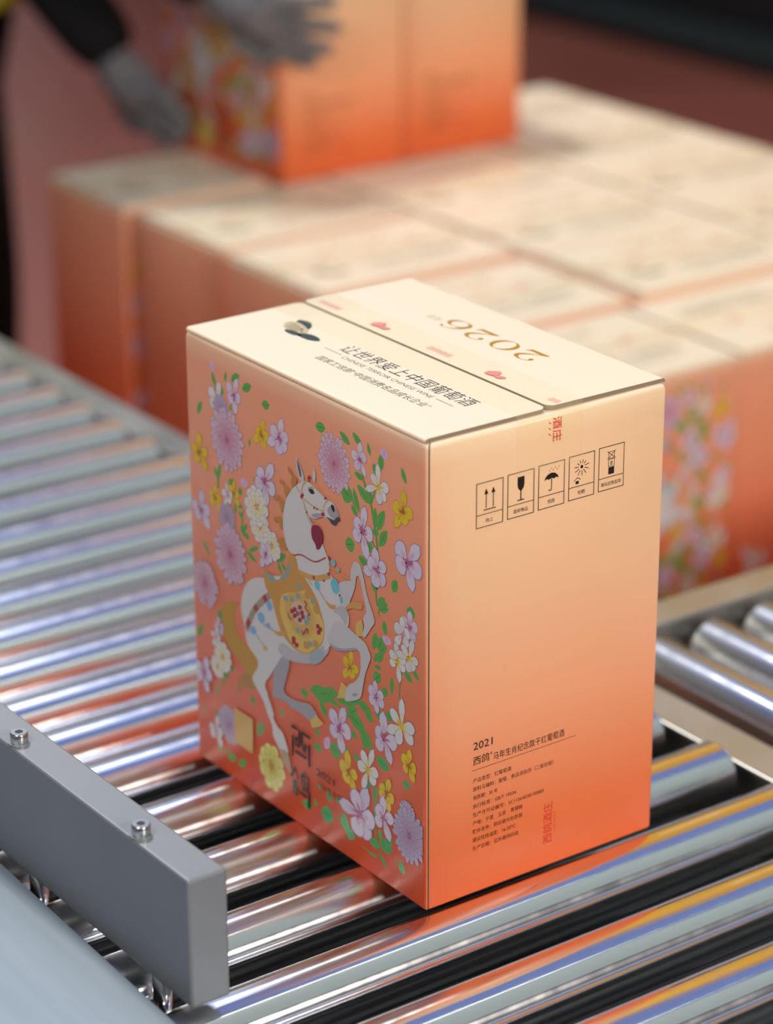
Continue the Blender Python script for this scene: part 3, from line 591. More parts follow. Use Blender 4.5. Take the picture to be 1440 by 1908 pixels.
STROKES = [([(148.7,263.2),(145.4,260.7),(141.2,258.4),(139.6,254.3),(135.5,247.3),(130.5,244.3),(126.3,243.7)],1.0,'strap'),([(138.7,256.1),(127.8,254.5),(116.9,254.4),(115.2,252.9)],1.0,'strap'),([(115.2,252.4),(115.6,256.4),
 (112.5,262.5),(108.3,265.3)],0.9,'strap'),([(141.1,260.5),(140.2,265.4),(136.7,269.1),(131.5,272.7),(124.8,271.8),(118.2,267.7),(112.5,265.0)],1.1,'strap'),([(152.9,209.8),(143.3,213.6),(133.0,213.4),(124.5,214.8),
 (113.4,221.7)],1.1,'red2'),([(146.5,199.7),(135.0,200.2),(122.3,203.4),(108.4,210.2)],4,'gold2'),([(109.5,216.3),(97.2,215.2),(83.8,215.3)],1.6,'gold2'),([(215.3,130.3),(209.3,143.1),(199.3,155.7),(184.0,169.1)],
 5,'strapg'),([(214.4,133.9),(211.4,139.9)],5,'red2'),([(204.2,150.2),(200.7,154.4)],5,'red2'),([(192.3,162.6),(188.1,166.1)],5,'red2'),([(122.5,194.8),(115.1,189.7)],0.8,'strapg'),([(193.0,143.3),(181.0,142.8)],
 0.8,'strapg'),([(202.9,131.5),(191.0,125.3)],0.8,'strapg'),([(135.1,198.2),(130.1,195.3)],0.7,'strapg'),([(133.2,274.2),(130.9,272.8)],4,'red'),([(142.0,258.6),(140.0,257.0)],5,'red'),([(116.5,253.5),(115.7,251.2)],
 4,'red'),([(113.7,265.6),(112.7,264.2)],2.5,'red'),([(126.9,254.2),(125.9,253.3)],2.5,'red'),([(123.6,254.3),(122.9,253.4)],2,'red'),([(136.0,248.0),(135.1,247.0)],2,'red'),([(110.4,223.5),(108.8,221.7)],2.5,'red'),
 ([(128.6,202.9),(127.8,200.6)],2.5,'red'),([(110.7,211.7),(109.4,209.6)],3,'red'),([(116.3,204.4),(116.0,202.9)],2,'red'),([(98.1,199.9),(96.9,198.8)],2,'red'),([(140.6,179.8),(137.5,178.6),(139.5,174.7),(135.7,173.7),
 (133.8,172.0),(136.4,171.1)],1.2,'red'),([(161.2,163.7),(159.9,161.0),(156.1,160.0)],1.2,'red'),([(143.8,156.5),(142.0,154.0),(138.6,159.2),(136.1,159.3),(137.4,156.4)],1.3,'red'),([(166.9,168.8),(159.5,155.5),
 (149.2,149.7),(138.8,152.0),(128.3,162.2),(126.8,170.6),(132.9,182.5)],1.0,'pad')]
BRAND = [([(159.8,76.4),(153.5,76.7),(149.6,76.4),(149.8,68.7),(150.6,63.2),(154.2,63.6),(154.4,68.1),(151.7,70.0)],2.2,'ink'),([(135.9,76.0),(146.6,76.2),(146.6,67.1),(143.7,62.5),(142.1,63.6),(142.2,68.9)],2.2,'ink'),
 ([(158.0,69.7),(158.9,52.5)],2.2,'ink'),([(137.3,70.1),(137.9,58.7),(137.4,52.7)],2.2,'ink'),([(154.7,58.2),(140.9,58.1)],2.4,'ink'),([(160.7,35.7),(155.8,44.7),(152.0,36.6)],2.0,'ink'),([(158.1,34.1),(153.5,33.5)],
 2.0,'ink'),([(159.2,31.5),(154.8,31.2)],1.8,'ink'),([(157.9,29.5),(157.7,23.7),(153.7,23.3),(153.4,29.8),(157.9,29.5)],2.0,'ink'),([(143.8,45.9),(144.9,43.4)],2.0,'ink'),([(147.6,42.3),(139.3,42.4),(139.5,34.4),
 (147.4,34.8),(147.6,41.8)],2.2,'ink'),([(144.6,40.6),(144.1,37.9),(141.4,37.4)],1.6,'ink'),([(146.9,32.1),(138.6,32.3),(138.6,19.3)],2.4,'ink'),([(150.3,27.5),(141.7,26.8)],2.2,'ink')]

class Pile:
    def __init__(self): self.it = []
    def place(self, x, y, r, h):
        base = 1
        for (a, b, q, top) in self.it:
            if (a-x)**2+(b-y)**2 < (q+r)**2: base = max(base, top+1)
        self.it.append((x, y, r, base+h)); return base
    def top(self): return max(t for *_, t in self.it)+1

def art_print(P):
    pile = Pile()
    for i, (pts, w, c) in enumerate(STEMS): ribbon(P, smooth_open(pts), w, INK[c], 1+i % 4)
    for x0, y0, x1, y1, w, c in LEAVES: leaf(P, x0, y0, x1, y1, w, INK[c], 5+pile.place((x0+x1)/2, (y0+y1)/2, math.hypot(x1-x0, y1-y0)/2, 2))
    z = 5+pile.top()
    for pts, c, s in HORSE:
        if c in ('tail', 'tail2'):
            P.face(smooth_closed(pts), INK[c], z); z += 1
    pile = Pile()
    for x0, y0, x1, y1, w in BUDS: leaf(P, x0, y0, x1, y1, w*1.25, INK['bud'], z+pile.place((x0+x1)/2, (y0+y1)/2, math.hypot(x1-x0, y1-y0)/2, 2))
    for i, (x, y, r, k, rot, sq) in enumerate(FLOWERS): flower(P, x, y, r, k, rot, sq, z+pile.place(x, y, r*1.2, 20), i)
    z += pile.top()
    for pts, c, s in HORSE:
        if c in ('tail', 'tail2'): continue
        P.face(smooth_closed(pts) if s else pts, INK[c], z); z += 1
    for pts, w, c in STROKES: ribbon(P, smooth_open(pts, 3), w, INK[c], z); z += 1
    for i, (pts, w, c) in enumerate(BRAND): ribbon(P, pts, w, INK[c], z+i)

    write(P, '2021', 128.6, 50.4, (-1, 0), (0, 1), 8, INK['ink'], z+20, length=22)
    write(P, '马年生肖纪念款', 128.6, 40.8, (-1, 0), (0, 1), 6, INK['brown'], 30, length=42)

def frame(P, x0, y0, x1, y1, w, col, z):
    for a, b in (((x0, y0), (x1, y0)), ((x1, y0), (x1, y1)), ((x1, y1), (x0, y1)), ((x0, y1), (x0, y0))):
        dx = w/2 if a[0] != b[0] else 0
        sx = (1 if b[0] > a[0] else -1)*dx
        dy = w/2 if a[1] != b[1] else 0
        sy = (1 if b[1] > a[1] else -1)*dy
        ribbon(P, [(a[0]-sx, a[1]-sy), (b[0]+sx, b[1]+sy)], w, col, z)

def disc(P, x, y, r, col, z, n=18): P.face([(x+r*math.cos(2*math.pi*i/n), y+r*math.sin(2*math.pi*i/n)) for i in range(n)], col, z)

def side_print(P):
    k = INK['ink']; br = INK['brown']
    caps = ['向上', '易碎物品', '怕雨', '怕晒', '堆码层数极限']
    for i in range(5):
        x = 39.8+25.65*i; y = 270.2+.42*i
        frame(P, x, y, x+21.6, y+30.8, .55, k, 1)
        ribbon(P, [(x, y+8.7), (x+21.6, y+8.7)], .5, k, 1)
        n = len(caps[i]); ln = min(3.0*n, 17.5)
        write(P, caps[i], x+10.8-ln/2, y+2.9, (1, 0), (0, 1), 3.2, k, 2, length=ln)
        cx = x+10.8
        if i == 0:
            for q in (-2.9, 2.9):
                ribbon(P, [(cx+q, y+12.6), (cx+q, y+23)], .6, k, 2)
                P.face([(cx+q-1.6, y+22.4), (cx+q+1.6, y+22.4), (cx+q, y+26.4)], k, 3)
            ribbon(P, [(cx-5, y+11.6), (cx+5, y+11.6)], .7, k, 2)
        elif i == 1:
            P.face([(cx-2.8, y+27.6), (cx+2.8, y+27.6), (cx+2.8, y+22), (cx+2.2, y+19.6), (cx+.5, y+17.8), (cx-.5, y+17.8), (cx-2.2, y+19.6), (cx-2.8, y+22)], k, 2)
            ribbon(P, [(cx, y+18.2), (cx, y+11.6)], .8, k, 2); ribbon(P, [(cx-2.8, y+11.3), (cx+2.8, y+11.3)], .8, k, 3)
        elif i == 2:
            P.face([(cx-6, y+19.4), (cx-5.2, y+21.4), (cx-3, y+23.3), (cx, y+24.1), (cx+3, y+23.3), (cx+5.2, y+21.4), (cx+6, y+19.4), (cx+4, y+20.3), (cx+2, y+19.5), (cx, y+20.4), (cx-2, y+19.5), (cx-4, y+20.3)], k, 2)
            ribbon(P, smooth_open([(cx, y+20), (cx, y+13), (cx-.5, y+11.9), (cx-1.5, y+11.7), (cx-2.2, y+12.6)]), .6, k, 3)
            for q in range(6): ribbon(P, [(cx-2+q*1.6, y+25.2+(q % 2)*1.6), (cx-1.5+q*1.6, y+26.2+(q % 2)*1.6)], .35, k, 2)
        elif i == 3:
            disc(P, cx, y+22, 1.2, k, 2)
            for q in range(11):
                a = q*2*math.pi/11+.2; r1 = 6.4 if math.sin(a) < .3 else 5
                ribbon(P, [(cx+2.6*math.cos(a), y+22+2.6*math.sin(a)), (cx+r1*math.cos(a), y+22+min(r1, 6.4)*math.sin(a))], .5, k, 2)
            P.face([(cx-5, y+10.4), (cx-2.4, y+10.4), (cx-2.4, y+12.6), (cx-5, y+12.6)], k, 2)
            ribbon(P, [(cx-6.4, y+12.9), (cx-3.7, y+14.9), (cx-.8, y+13.3)], .5, k, 3)
        else:
            P.face([(cx-2.5, y+10.6), (cx+2.5, y+10.6), (cx+2.5, y+15.6), (cx-2.5, y+15.6)], k, 2)
            frame(P, cx-2.5, y+16.2, cx+2.5, y+21.2, .4, k, 2); write(P, '8', cx-1, y+17, (1, 0), (0, 1), 4.4, k, 3)
            frame(P, cx-2.5, y+21.9, cx+2.5, y+26.6, .4, k, 2)
            ribbon(P, [(cx-3.6, y+21.4), (cx+3.6, y+27.2)], .4, k, 3); ribbon(P, [(cx+3.6, y+21.4), (cx-3.6, y+27.2)], .4, k, 4)
    write(P, '2021', 39.2, 110.0, (1, 0), (0, 1), 6, k, 2, length=16.2, height=5.7)
    write(P, '西鸽', 39.2, 99.2, (1, 0), (0, 1), 7, k, 2, length=13.6)
    write(P, '®', 53.4, 103.0, (1, 0), (0, 1), 2.6, k, 2)
    write(P, '马年生肖纪念款干红葡萄酒', 56.3, 98.2, (1, 0), (0, 1), 6.2, k, 2, length=61.5)
    ribbon(P, [(38.5, 94.9), (128, 95.1)], .35, br, 1)
    rows = [('产品类型：红葡萄酒', 32.5), ('原料与辅料：葡萄、食品添加剂（二氧化硫）', 69.5), ('保质期：30 年', 21), ('执行标准：GB/T 19504', 37), ('生产许可证编号：SC11564038100889', 61.5),
            ('产地：宁夏　玉泉　青铜峡', 43), ('贮存条件：阴凉避光处卧放', 43), ('建议饮用温度：16-20℃', 37), ('生产日期：见外箱喷码处', 40)]
    for i, (t, ln) in enumerate(rows):
        write(P, t, 39.2, 85.6-6.45*i, (1, 0), (0, 1), 3.7, br, 2, length=ln)
    ra, rb = INK['tapered'], INK['tapered2']
    write(P, '西鸽酒庄', 108, 18.6, (0, 1), (-1, 0), 8.6, ra, 2, length=31.5)
    write(P, 'XIGE ESTATE', 111.6, 26, (0, 1), (-1, 0), 1.9, rb, 2, length=16)

def vdigit(P, ch, ox, oy, w, h, col, z):
    """high contrast numeral; reads along +v, tops towards -u"""
    def T(q): return (ox-q[1]*h, oy+q[0]*w)
    def vs(pts, n=5):
        pts = smooth_open(pts, n); L_, R_ = [], []
        for i, p in enumerate(pts):
            a = pts[max(i-1, 0)]; b = pts[min(i+1, len(pts)-1)]
            dx, dy = (b[0]-a[0])*w, (b[1]-a[1])*h; l = math.hypot(dx, dy) or 1
            k = p[2]*.5*h
            L_.append(T((p[0]-dy/l*k/w, p[1]+dx/l*k/h))); R_.append(T((p[0]+dy/l*k/w, p[1]-dx/l*k/h)))
        n_ = len(pts)
        P.mesh(L_+R_, [(i, i+1, n_+i+1, n_+i) for i in range(n_-1)], col, z)
    def ball(x, y, r): P.face([T((x+r*h/w*math.cos(t*.5), y+r*math.sin(t*.5))) for t in range(13)], col, z)
    if ch == '0':
        vs([(.45+.36*math.cos(t*math.pi/12), .5+.46*math.sin(t*math.pi/12), .03+.19*abs(math.cos(t*math.pi/12))**1.6) for t in range(25)], 2)
    elif ch == '2':
        ball(.18, .74, .10)
        vs([(.12, .74, .05), (.20, .90, .05), (.42, .98, .045), (.66, .88, .15), (.74, .70, .2), (.62, .48, .13), (.36, .24, .05), (.12, .08, .03)])
        P.face([T(q) for q in ((.08, 0), (.80, 0), (.88, .25), (.84, .25), (.74, .15), (.5, .17), (.25, .18), (.10, .09))], col, z)
    else:
        vs([(.45+.36*math.cos(t*math.pi/12), .32+.30*math.sin(t*math.pi/12), .03+.17*abs(math.cos(t*math.pi/12))**1.6) for t in range(25)], 2)
        vs([(.10, .36, .17), (.13, .58, .15), (.27, .82, .09), (.48, .96, .04), (.68, .95, .04)])
        ball(.70, .88, .075)

def top_print(P, near_side):
    k = INK['ink']; br = INK['brown']; tl = INK['logo']; cr_ = INK['beige']
    if near_side:
        write(P, '让世界爱上中国葡萄酒', 57.6, 182, (0, -1), (1, 0), 14, k, 2, length=146, height=14.2)
        write(P, 'CHINESE TERROIR CHINESE WINE', 49.2, 166, (0, -1), (1, 0), 5, k, 2, length=103, thin=.006, height=4.2)
        write(P, '国家工信部“中国消费名品成长企业”', 34.6, 176, (0, -1), (1, 0), 6.4, k, 2, length=127, height=7.4)
        ribbon(P, [(53, 190), (53, 170)], .6, br, 2); ribbon(P, [(51.6, 60), (51.6, 41)], .6, br, 2)
        # emblem: a dark winged bird head with pale feathers
        P.face(smooth_closed([(74, 252), (77, 244), (73, 235), (66, 230), (67, 240), (69, 249)]), tl, 2)
        P.face(smooth_closed([(66, 254), (70, 246), (67, 232), (62, 224), (56, 226), (54, 238), (58, 249)]), cr_, 3)
        P.face(smooth_closed([(58, 226), (62, 218), (61, 208), (57, 204), (53, 212), (53, 224)]), tl, 4)
        P.face(smooth_closed([(54, 240), (57, 232), (55, 222), (51, 226), (51, 236)]), tl, 4)
        for q in range(4): ribbon(P, smooth_open([(66-q*2.6, 249-q), (65-q*2.4, 241), (62-q*2, 232)]), .7, INK['brown'], 5)
        disc(P, 63, 233, 1.5, tl, 6); disc(P, 60, 229, 1.2, tl, 6)
    else:
        for i, ch in enumerate('2026'): vdigit(P, ch, 165.8, 79.5+28.0*i, 26.5, 20.0, INK['goldink'], 2)
        write(P, '马年', 157, 190.5, (0, 1), (-1, 0), 8, INK['greybrown'], 2, length=15)

def build_carton():
    root = thing('carton', 'floral orange carton with white horse print standing on the rollers, large in front', 'carton', (0, 0, 0), 0, None)
    bm = bmesh.new()
    r = .0028
    def arc(cx, cy, a0, a1, n=4): return [(cx+r*math.cos(R(a0+(a1-a0)*i/n)), cy+r*math.sin(R(a0+(a1-a0)*i/n))) for i in range(n+1)]
    out = [(.0026, .0003), (CX-r, 0)] + arc(CX-r, r, -90, 0)[1:] + [(CX, CY-r)] + arc(CX-r, CY-r, 0, 90)[1:] + [(r, CY)] + arc(r, CY-r, 90, 180)[1:] + [(0, .0042)] + \
          [(.00012, .0022), (.0005, .0009), (.0011, .0003), (.0016, .0004), (.0018, .0020), (.0022, .0020)]
    slot = {len(out)-4, len(out)-3, len(out)-2, len(out)-1}
    lev = [(0, .0016), (.0006, .0006), (.0018, 0), (.3325, 0), (.3350, .0006), (.3363, .0020), (.3366, .0036)]
    n = len(out)
    cx, cy = CX/2, CY/2
    rings = []
    for z, ins in lev:
        ring = []
        for (x, y) in out:
            fx = (cx-ins)/cx; fy = (cy-ins)/cy
            ring.append(bm.verts.new((cx+(x-cx)*fx, cy+(y-cy)*fy, z)))
        rings.append(ring)
    for a, b in zip(rings, rings[1:]):
        for i in range(n):
            f = bm.faces.new((a[i], a[(i+1) % n], b[(i+1) % n], b[i]))
            f.smooth = i not in slot
            f.material_index = 2 if i in slot else 0
    bm.faces.new(list(reversed(rings[0]))); bm.faces.new(rings[-1])
    art_print(Press(bm, lambda u, v, o: (-o, min(max(u, .0035), CY-.003), v), (-1, 0, 0)))
    side_print(Press(bm, lambda u, v, o: (u, -o, v), (0, -1, 0)))
    P = Press(bm, lambda u, v, o: (CX+o, u, v), (1, 0, 0))
    flower(P, 32, 78, 15, 'white', 0, 1, 2, 91); flower(P, 46, 86, 12, 'lily', 20, 1, 14, 92); flower(P, 24, 95, 10, 'white', 40, 1, 26, 93)
    obj('body', bm, [M_PRINT, M_INK, M_KRAFT], root)
    # the two long top flaps
    for side in (0, 1):
        bm = bmesh.new()
        x0, x1 = (.0002, .0988) if side == 0 else (.1003, CX-.0002)
        y0, y1 = .0022, CY-.0022
        add_box(bm, x0, x1, y0, y1, .3372, .3400)
        outer = x0 if side == 0 else x1
        es = [e for e in bm.edges if all(abs(v.co.x-outer) < 1e-6 and v.co.z > .339 for v in e.verts)]
        bmesh.ops.bevel(bm, geom=es, offset=.0022, segments=4, affect='EDGES', profile=.5)
        if True:   # rounded free corners at the slit
            inner = x1 if side == 0 else x0
            es = [e for e in bm.edges if all(abs(v.co.x-inner) < 1e-6 for v in e.verts) and abs(e.verts[0].co.z-e.verts[1].co.z) > .001]
            bmesh.ops.bevel(bm, geom=es, offset=.006, segments=4, affect='EDGES', profile=.5)
        for f in bm.faces:
            f.normal_update()
            if abs(f.normal.z) < .2 and not abs(f.calc_center_median().x-outer) < .003: f.material_index = 2
        for v in bm.verts:   # the free edge lifts a little where it meets the slit
            if side == 1: v.co.z += .0007*(1-(v.co.x-x0)/(x1-x0))
        top_print(Press(bm, lambda u, v, o, s=side, xx=x0, xe=x1: (u, v, .3400+o+(.0007*(1-(u-xx)/(xe-xx)) if s else 0)), (0, 0, 1)), side == 0)
        fo = obj('top_flap', bm, [M_PRINT, M_INK, M_KRAFT], root)
        fo['label'] = 'cream top flap with two lines of dark lettering and an emblem' if side == 0 else 'cream top flap with gold numerals'
    # clear tape over the slit, folded down both short faces
    bm = bmesh.new()
    tx0, tx1 = .072, .128
    prof = [(-.0006, .298), (-.0006, .330), (-.0004, .3345), (.0010, .3385), (.003, .34125), (.010, .3413), (.05, .3411), (CY-.05, .3411), (CY-.003, .3412), (CY-.0008, .338), (CY+.0004, .3340), (CY+.0005, .298)]
    rows = [[bm.verts.new((x, y, z)) for y, z in prof] for x in (tx0, .099, .1012, tx1)]
    for a, b in zip(rows, rows[1:]):
        for i in range(len(prof)-1):
            f = bm.faces.new((a[i], b[i], b[i+1], a[i+1])); f.smooth = True
    PT = Press(bm, lambda u, v, o: (u, v, .3413+o), (0, 0, 1))
    for y in (278, 146): write(PT, '西鸽酒庄', 107.6, y, (0, -1), (1, 0), 6.4, INK['tapepink'], 2, length=26)
    write(PT, '西鸽', 107.6, 13.5, (0, -1), (1, 0), 6.4, INK['tapepink'], 2, length=9.5)
    for y in (205, 73):
        PT.face(smooth_closed([(107, y+6), (112, y+7), (117, y+1), (112, y-3), (108, y-2)]), INK['tapewing'], 2)
        PT.face(smooth_closed([(109, y-3), (112, y-6), (112, y-11), (108, y-9), (107, y-5)]), INK['tapewing'], 3)
    PF = Press(bm, lambda u, v, o: (u, -.0006-o, v), (0, -1, 0))
    write(PF, '酒庄', 102.6, 333.5, (0, -1), (1, 0), 8, INK['tapered'], 2, length=17)
    for q in range(3): ribbon(PF, [(98.5, 331-q*4), (100.2, 329.5-q*4)], .5, INK['tapered'], 2)
    tp = obj('sealing_tape', bm, [M_TAPE, M_INK], root)
    tp['label'] = 'clear packing tape with small red marks'
    return root

carton = build_carton()

# ------------------------------------------------------------------ stacked cartons behind
def put(x, y, z, rot, label, group):
    """place a copy with its outer low corner at (x, y, z); rot in quarter turns"""
    c = copy_tree(carton)
    q = rot*math.pi/2
    if rot == 1: loc = (x+CY, y, z)
    elif rot == 3: loc = (x, y+CX, z)
    elif rot == 2: loc = (x+CX, y+CY, z)
    else: loc = (x, y, z)
    c.location = loc; c.rotation_euler = (0, 0, q)
    return tag(c, label, 'carton', group)

STZ = -.34-.0005
rows = [(.769, .712), (.984, .737), (1.202, .738), (1.427, .748), (1.662, .747)]
RN = ['front row of the stack', 'second row of the stack', 'middle row of the stack', 'fourth row of the stack', 'back row of the stack']
CN = ['cream-topped left carton in the ', 'cream-topped middle carton in the ', 'cream-topped right carton in the ']
extra = {(0, 0): 'stacked carton with floral side towards the rollers, partly hidden by the large carton',
         (0, 1): 'stacked carton at the right picture edge, plain orange side with a pale mark',
         (2, 0): 'stacked carton just above the left end of the large carton, left end of middle row',
         (3, 0): 'stacked carton with a bright patch on its left top, second from the far left',
         (4, 0): 'shaded carton at the far left end of the stack, under the gloved hand'}
for ri, (y, x) in enumerate(rows):
    xb = x if ri == 0 else .748
    xs = [x, xb+CY+.0022, xb+2*CY+.0044]
    ys = [y, .772+.2052*ri, .772 if ri == 0 else .866+.2018*ri]
    for ci in range(3):
        lab = extra.get((ri, ci), CN[ci]+RN[ri])
        put(xs[ci], ys[ci], STZ-(.010, .005, 0, 0, 0)[ri]*(ci == 0 or ri == 0), 3 if (ri, ci) == (0, 1) else 1, lab, 'cartons stacked behind the conveyor')
put(.969, 1.626, .0008, 0, 'carton standing on top of the stack, left of the pair, held by the gloved hands', 'pair of cartons on top of the stack')
put(.969+CX+.002, 1.629, .0008, 0, 'carton standing on top of the stack, right of the pair', 'pair of cartons on top of the stack')

# pallet and lift table under the stack
M_WOOD = noisy(mat('pallet_wood', (.5,.36,.2), .8), (3, 40, 40), (.7, .9), 0, ((.42,.29,.16), (.56,.41,.24)))
pz = -.4705
pa = thing('pallet', 'wooden pallet under the stacked cartons', 'pallet', (1.17, 1.32, pz))
for i in range(8):
    bm = bmesh.new(); x = -.50+.1285*i; add_box(bm, x, x+.1, -.56, .56, .098, .1195, .001); obj('deck_board', bm, M_WOOD, pa)
for y in (-.56, -.05, .46):
    bm = bmesh.new(); add_box(bm, -.5, .5, y, y+.1, 0, .098, .001); obj('stringer', bm, M_WOOD, pa)
lt = thing('lift_table', 'dark scissor lift table under the pallet', 'lift table', (1.17, 1.32, FLOOR_Z))
bm = bmesh.new(); add_box(bm, -.5, .5, -.55, .55, .20, .2490, .004); obj('platform', bm, M_DARKFRAME, lt)
bm = bmesh.new(); add_box(bm, -.48, .48, -.52, .52, 0, .05, .004); obj('base_frame', bm, M_DARKFRAME, lt)
for x in (-.4, .4):
    for s in (-1, 1):
        bm = bmesh.new(); add_beam(bm, (x+s*.02, -.45*s, .06), (x+s*.02, .45*s, .2), .03, .03); obj('scissor_arm', bm, M_AXLE, lt)

# dark machine at the back right, on the floor
M_MACHINE = mat('black_machine_paint', (.012,.013,.014), .5)
M_PLINTH = mat('dark_green_grey_plinth', (.035,.05,.048), .55)
mc = thing('machine_cabinet', 'black machine cabinet on a dark plinth in the far upper right corner', 'machine', (4.13, 4.4, FLOOR_Z))
bm = bmesh.new(); add_box(bm, .0, .30, -2.2, 4.0, .0, .07, .004); add_box(bm, -.006, 0.0, -2.2, 4.0, .0, .05)
obj('plinth', bm, [M_PLINTH], mc)
bm = bmesh.new(); add_box(bm, -.011, -.006, -2.2, 4.0, 0, .055); obj('kick_strip', bm, M_MACHINE, mc)
bm = bmesh.new(); add_box(bm, .16, 1.2, -2.2, 4.0, .07, 1.7, .01); obj('cabinet_body', bm, M_MACHINE, mc)

# unseen yellow panel on a column, added for the chromed rollers to mirror
M_YELLOW = mat('yellow_panel_paint', (.92,.50,.02), .45)
hx0, hy0, hx1, hy1 = 2.25, 2.50, 3.4, 1.30
ang = math.atan2(hy1-hy0, hx1-hx0); ln = math.hypot(hx1-hx0, hy1-hy0)
yh = thing('added_panel', 'added yellow panel on a column, out of view beyond the stack, mirrored by rollers', 'added_panel', (hx1, hy1, FLOOR_Z), ang)
bm = bmesh.new(); add_box(bm, -ln, 0, 0, .2, -FLOOR_Z+.35, -FLOOR_Z+3.0, .01); obj('side_panel', bm, M_YELLOW, yh)
bm = bmesh.new(); add_box(bm, -.02, .2, .0, .24, 0, -FLOOR_Z+3.1, .01); obj('column', bm, M_YELLOW, yh)
bm = bmesh.new(); add_box(bm, -.2, .4, -.2, .44, 0, .03, .004); obj('base_foot', bm, M_DARKFRAME, yh)

# ------------------------------------------------------------------ the worker at the left
M_SKIN = mat('skin', (.55,.33,.23), .5)
M_BLACK = noisy(mat('black_cloth', (.008,.008,.009), .85, 0, .2), (60, 60, 60), (.8, .95))
M_VEST = mat('yellow_green_vest', (.55,.62,.03), .7)
M_GLOVE = noisy(mat('grey_knit_glove', (.16,.155,.165), .9, 0, .2), (90, 90, 90), (.8, .95), .6, ((.11,.107,.115), (.21,.205,.215)), 3, .002)
M_SHOE = mat('dark_shoe', (.02,.02,.02), .5)
M_HAIR = mat('black_hair', (.01,.009,.008), .6)

PX, PY = .80, 2.27
def grow(name, pts, edges, mt, parent, levels=2, root=0):
    me = bpy.data.meshes.new(name)
    me.from_pydata([(p[0]-PX, p[1]-PY, p[2]-FLOOR_Z) for p in pts], edges, [])
    me.materials.append(mt)
    o = bpy.data.objects.new(name, me); COL.objects.link(o); o.parent = parent
    o.modifiers.new('skin', 'SKIN').use_smooth_shade = True
    for i, p in enumerate(pts):
        sv = me.skin_vertices[0].data[i]
        sv.radius = (p[3], p[4] if len(p) > 4 else p[3]); sv.use_root = (i == root)
    o.modifiers.new('round', 'SUBSURF').levels = levels
    o.modifiers['round'].render_levels = levels
    return o

pers = thing('person', 'worker in black clothes, yellow vest and grey gloves reaching for the upper cartons', 'person', (PX, PY, FLOOR_Z))
S3 = Vector((.85, .50, 0))     # towards the worker's left
pel = Vector((.750, 2.28, .20)); che = Vector((.83, 2.03, .59)); nec = Vector((.87, 1.94, .70)); hea = Vector((.91, 1.86, .80))
shL, shR = che+S3*.16+Vector((0, 0, .03)), che-S3*.17+Vector((0, 0, .03))
elL, wrL = Vector((.800, 2.085, .335)), Vector((.905, 1.960, .135))
elR, wrR = Vector((.73, 1.80, .42)), Vector((.893, 1.672, .270))
hipL, hipR = pel+S3*.095+Vector((0, 0, -.04)), pel-S3*.095+Vector((0, 0, -.04))
knL, anL = Vector((.812, 2.235, -.27)), Vector((.828, 2.30, -.635))
knR, anR = Vector((.65, 2.18, -.27)), Vector((.645, 2.26, -.635))
def V(v, a, b=None): return (v.x, v.y, v.z, a, b or a)
mid = (pel+che)/2
body = [V(pel, .12, .10), V(mid, .115, .09), V(che, .125, .10), V(nec, .05), V(hea-Vector((0,0,.03)), .062, .07), V(hea+Vector((.01,-.01,.05)), .075, .085), V(hea+Vector((0,0,.10)), .05, .06),
        V(shL, .055), V(elL, .042), V(wrL, .028), V(shR, .055), V(elR, .042), V(wrR, .028),
        V(hipL, .085), V(knL, .055), V(anL, .04), V(hipR, .085), V(knR, .055), V(anR, .04),
        V(hea+Vector((.05,-.09,.01)), .014), V(wrL+Vector((.008,-.03,-.03)), .026, .016), V(wrR+Vector((.01,-.035,-.04)), .026, .016),
        V(anL+Vector((.03,-.10,-.05)), .03), V(anR+Vector((.03,-.10,-.05)), .03)]
grow('body', body, [(0,1),(1,2),(2,3),(3,4),(4,5),(5,6),(2,7),(7,8),(8,9),(2,10),(10,11),(11,12),(0,13),(13,14),(14,15),(0,16),(16,17),(17,18),(5,19),(9,20),(12,21),(15,22),(18,23)], M_SKIN, pers)
g = .014
jk = [V(mid, .125, .10), V(che, .14, .115), V(nec-Vector((0,0,.05)), .065), V(shL, .073), V(elL, .060), V(wrL+(wrL-elL)*.12, .052), V(shR, .073), V(elR, .060), V(wrR+(wrR-elR)*.08, .048), V(pel+Vector((0,0,.06)), .12, .11)]
grow('sweater', jk, [(0,1),(1,2),(1,3),(3,4),(4,5),(1,6),(6,7),(7,8),(0,9)], M_BLACK, pers)
vs_ = [V(pel+Vector((.06,-.045,-.045)), .20, .19), V(mid, .140, .115), V(che+Vector((0,0,.0)), .156, .130), V(shL-S3*.05+Vector((0,0,.02)), .085), V(shR+S3*.05+Vector((0,0,.02)), .085)]
grow('vest', vs_, [(0,1),(1,2),(2,3),(2,4)], M_VEST, pers)
tr = [V(pel, .125, .11), V(hipL, .092), V(knL, .078), V(anL+Vector((0,0,.02)), .066), V(hipR, .102), V(knR, .078), V(anR+Vector((0,0,.02)), .066)]
grow('trousers', tr, [(0,1),(1,2),(2,3),(0,4),(4,5),(5,6)], M_BLACK, pers)
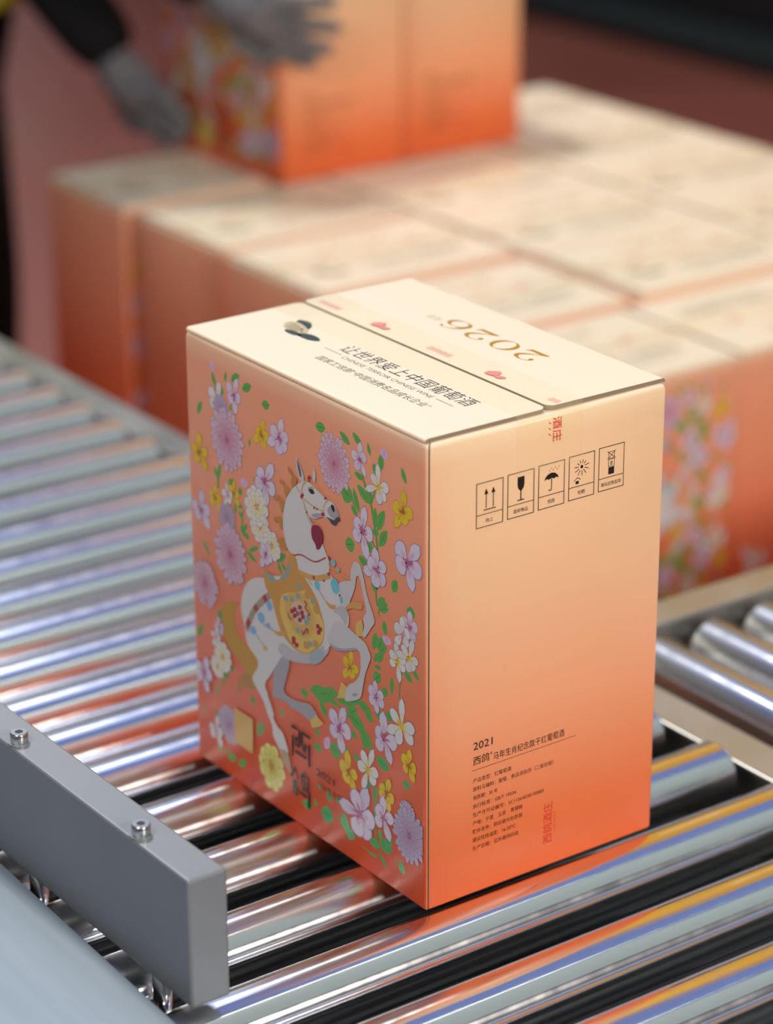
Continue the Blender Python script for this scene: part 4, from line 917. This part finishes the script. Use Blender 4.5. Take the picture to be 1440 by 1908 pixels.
for a in (anL, anR):
    sh = [V(a+Vector((-.01,.04,-.045)), .04), V(a+Vector((.0,-.02,-.035)), .046), V(a+Vector((.03,-.11,-.05)), .036, .034), V(a+Vector((.04,-.16,-.055)), .03, .028)]
    grow('shoe', sh, [(0,1),(1,2),(2,3)], M_SHOE, pers)
hr = [V(hea+Vector((-.02,.03,.07)), .085, .09), V(hea+Vector((-.03,.05,.01)), .07, .07), V(hea+Vector((.0,-.01,.11)), .06, .07)]
grow('hair', hr, [(0,1),(0,2)], M_HAIR, pers)

def glove(wr, arm, fwd, side, spread, mt, lens=1.0, thumb=1, curl=Vector((0,0,0))):
    """a knitted glove: cuff, palm, four fingers of unequal length and a thumb leaving the side of the palm"""
    fwd = fwd.normalized(); side = side.normalized()
    p = [V(wr-arm*.02, .036, .034), V(wr+fwd*.035, .041, .026), V(wr+fwd*.075, .043, .022)]
    e = [(0,1),(1,2)]
    for i, (o, l) in enumerate(((-.030, .066), (-.010, .078), (.011, .073), (.031, .058))):
        b = wr+fwd*.082+side*o
        d = (fwd+side*o*spread).normalized()
        k = len(p)
        p += [V(b, .0135), V(b+d*l*.55*lens+curl*.25, .0115), V(b+d*l*lens+curl, .0095)]
        e += [(2,k),(k,k+1),(k+1,k+2)]
    k = len(p)
    b = wr+fwd*.035-side*.034*thumb
    p += [V(b, .016), V(b+(fwd*.6-side*.8*thumb)*.035, .0135), V(b+(fwd*.9-side*.45*thumb)*.07+curl*.3, .0105)]
    e += [(1,k),(k,k+1),(k+1,k+2)]
    return grow('glove', p, e, mt, pers, 2, 1)
# left hand low against the side of the left carton, fingers pointing down and forward
glove(Vector((.912, 1.955, .118)), (wrL-elL).normalized(), Vector((.018, -.095, -.070)), Vector((.05, .75, -.70)), 6, M_GLOVE, 1.0, -1, Vector((.012, 0, -.004)))
# right hand round the near corner of the left carton
glove(Vector((.898, 1.662, .262)), (wrR-elR).normalized(), Vector((.060, -.095, -.050)), Vector((.1, .45, -.85)), 13, M_GLOVE, 1.0, -1, Vector((.035, .008, .004)))
